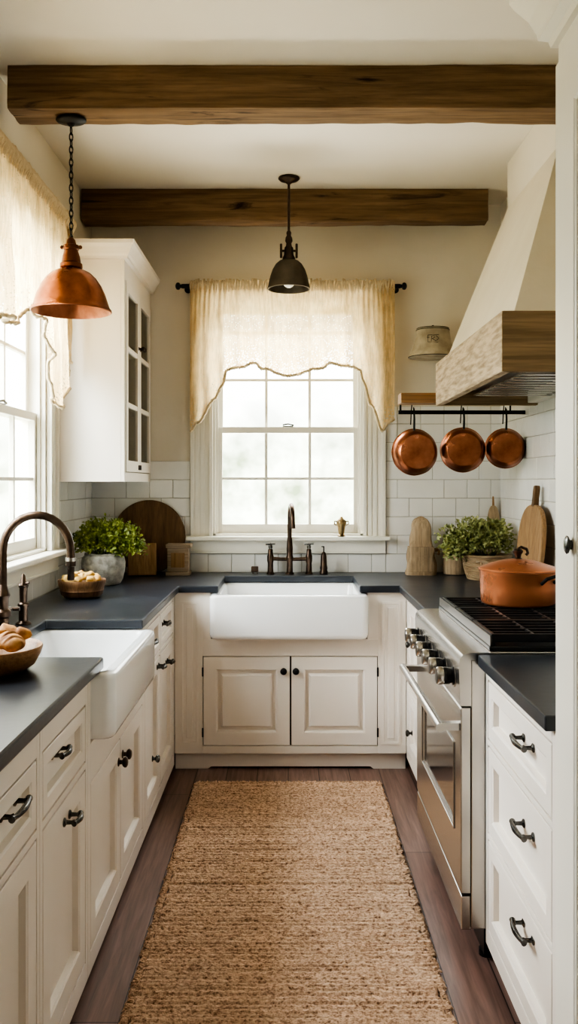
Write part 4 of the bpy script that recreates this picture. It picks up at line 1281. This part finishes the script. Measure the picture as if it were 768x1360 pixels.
# ------------------------------------------------------------------ rug
def rug():
    x0, x1, y0, y1 = -.428, .427, 1.55, 4.145
    r = thing('jute_rug', 'long braided tan jute runner rug on the dark floor between the cabinets', 'rug', (0, 2.9, 0))
    mb = MB()
    rnd = random.Random(3)
    rows = []; y = y0
    while y < y1:
        w = rnd.uniform(.017, .027)
        rows.append((y, min(y + w, y1), rnd.uniform(-.02, .02), rnd.uniform(.7, 1.25), rnd.uniform(-.010, .012), rnd.uniform(-.010, .012), rnd.random() < .38))
        y += w
    nx = 150
    grid = []
    sub = 5
    for ri, (a, b, ph, hgt, ja, jb, deep) in enumerate(rows):
        for s in range(sub):
            t = s / sub
            yy = a + (b - a) * t
            prof = abs(math.sin(PI * t)) ** .6
            line = []
            for i in range(nx + 1):
                f = i / nx
                e0 = x0 + ja * prof + .004 * math.sin(yy * 60); e1 = x1 + jb * prof + .004 * math.sin(yy * 53 + 1)
                x = e0 + (e1 - e0) * f
                wv = .0030 * mnoise.noise((x * 7 + ri * .37, yy * 3, 1.7)) 
                nub = .0045 * mnoise.noise((x * 95, yy * 110, 3)) + .004 * mnoise.noise((x * 45 + ri * 3.1, yy * 60, 9))
                z = .010 + .0085 * hgt * prof + nub * (.35 + .65 * prof) - (.007 if deep and s == 0 else 0)
                if i in (0, nx): z = .0015
                elif i in (1, nx - 1): z *= .85
                if (ri == 0 and s == 0): z = .0015
                line.append(mb.V((x, yy + wv + .010 * (f - .5) ** 2, max(z, .0015))))
            grid.append(line)
    grid.append([mb.V((x0 + (x1 - x0) * i / nx, y1 + .004 * mnoise.noise((i * .3, 0, 0)), .0015)) for i in range(nx + 1)])
    for j in range(len(grid) - 1):
        for i in range(nx):
            mb.F([grid[j][i], grid[j][i + 1], grid[j + 1][i + 1], grid[j + 1][i]])
    mb.build('woven_field', M['jute'], r, smooth=180, fixn=False)
    fr_ = MB()
    for k in range(260):
        x = x0 + (x1 - x0) * (k + rnd.random()) / 260
        L = rnd.uniform(.012, .032)
        fr_.tube([(x, y1 - .006, .012), (x + rnd.uniform(-.006, .006), y1 + L * .5, .012 + rnd.uniform(0, .006)), (x + rnd.uniform(-.012, .012), y1 + L, .004)], [.0035, .003, .002], 5)
    for (xe, s) in ((x0, -1), (x1, 1)):
        for k in range(420):
            y = y0 + (y1 - y0) * (k + rnd.random()) / 420
            L = rnd.uniform(.004, .02)
            fr_.tube([(xe - s * .006, y, .011), (xe + s * L * .6, y + rnd.uniform(-.006, .006), .010 + rnd.uniform(0, .006)), (xe + s * L, y + rnd.uniform(-.01, .01), .004)], [.005, .0045, .003], 5)
    fr_.build('fringe', M['jute'], r, smooth=60)
rug()

# ------------------------------------------------------------------ world, lights, camera
w = bpy.data.worlds.new('daylight'); SC.world = w; w.use_nodes = True
nt = w.node_tree
bg = nt.nodes['Background']
tc = _n(nt, 'ShaderNodeTexCoord')
sep = _n(nt, 'ShaderNodeSeparateXYZ'); nt.links.new(tc.outputs['Generated'], sep.inputs[0])
nf = _noise(nt, tc.outputs['Generated'], 16, 4, .6)
gr = _ramp(nt, nf, [(.38, (.24, .29, .18)), (.62, (.80, .85, .71))])
mr = _n(nt, 'ShaderNodeMapRange')
mr.inputs[1].default_value = .02; mr.inputs[2].default_value = .14; mr.inputs[3].default_value = 0; mr.inputs[4].default_value = 1
nt.links.new(sep.outputs['Z'], mr.inputs[0])
c = _mix(nt, mr.outputs[0], gr, (1.0, 1.0, .985))
nt.links.new(c, bg.inputs['Color'])
bg.inputs['Strength'].default_value = 5.0

def area(name, loc, tgt, sx_, sy_, e, col):
    l = bpy.data.lights.new(name, 'AREA'); l.shape = 'RECTANGLE'; l.size = sx_; l.size_y = sy_; l.energy = e; l.color = col
    o = bpy.data.objects.new(name, l); COL.objects.link(o); o.location = loc
    o.rotation_euler = (Vector(tgt) - Vector(loc)).to_track_quat('-Z', 'Y').to_euler()
    return o
area('daylight_left_window', (-2.3, 3.0, 2.7), (0, 3.1, 1.0), 2.6, 1.8, 310, (.88, .94, 1.0))
area('daylight_back_window', (0, 6.1, 3.3), (0, 4.4, 1.2), 1.6, 1.0, 150, (.95, .98, 1.0))
area('ground_bounce_left', (-2.2, 3.6, .35), (-.2, 3.9, 3.0), 1.4, 1.2, 55, (1, .97, .90))
area('ground_bounce_back', (0, 6.1, .25), (0, 4.2, 3.0), 1.6, .8, 150, (1, .97, .90))
area('room_fill', (0.0, .2, 2.9), (0, 2.2, .9), 1.8, 1.4, 5, (1, .92, .82))  # added fill near the ceiling, out of view; no real fitting
cam = bpy.data.cameras.new('camera')
co = bpy.data.objects.new('camera', cam); COL.objects.link(co)
co.location = (0, 0, 1.432); co.rotation_euler = (PI / 2, 0, 0)
cam.lens = 36 * 1168 / 1360; cam.sensor_width = 36; cam.sensor_fit = 'AUTO'
cam.shift_y = -40 / 1360; cam.shift_x = 1 / 1360
cam.clip_start = .05; cam.clip_end = 200
SC.camera = co
SC.view_settings.view_transform = 'AgX'
SC.view_settings.look = 'AgX - High Contrast'
SC.view_settings.exposure = .35
SC.cycles.max_bounces = 10
SC.cycles.diffuse_bounces = 6
SC.cycles.transparent_max_bounces = 16
SC.cycles.caustics_reflective = False
SC.cycles.caustics_refractive = False
SC.cycles.sample_clamp_indirect = 8
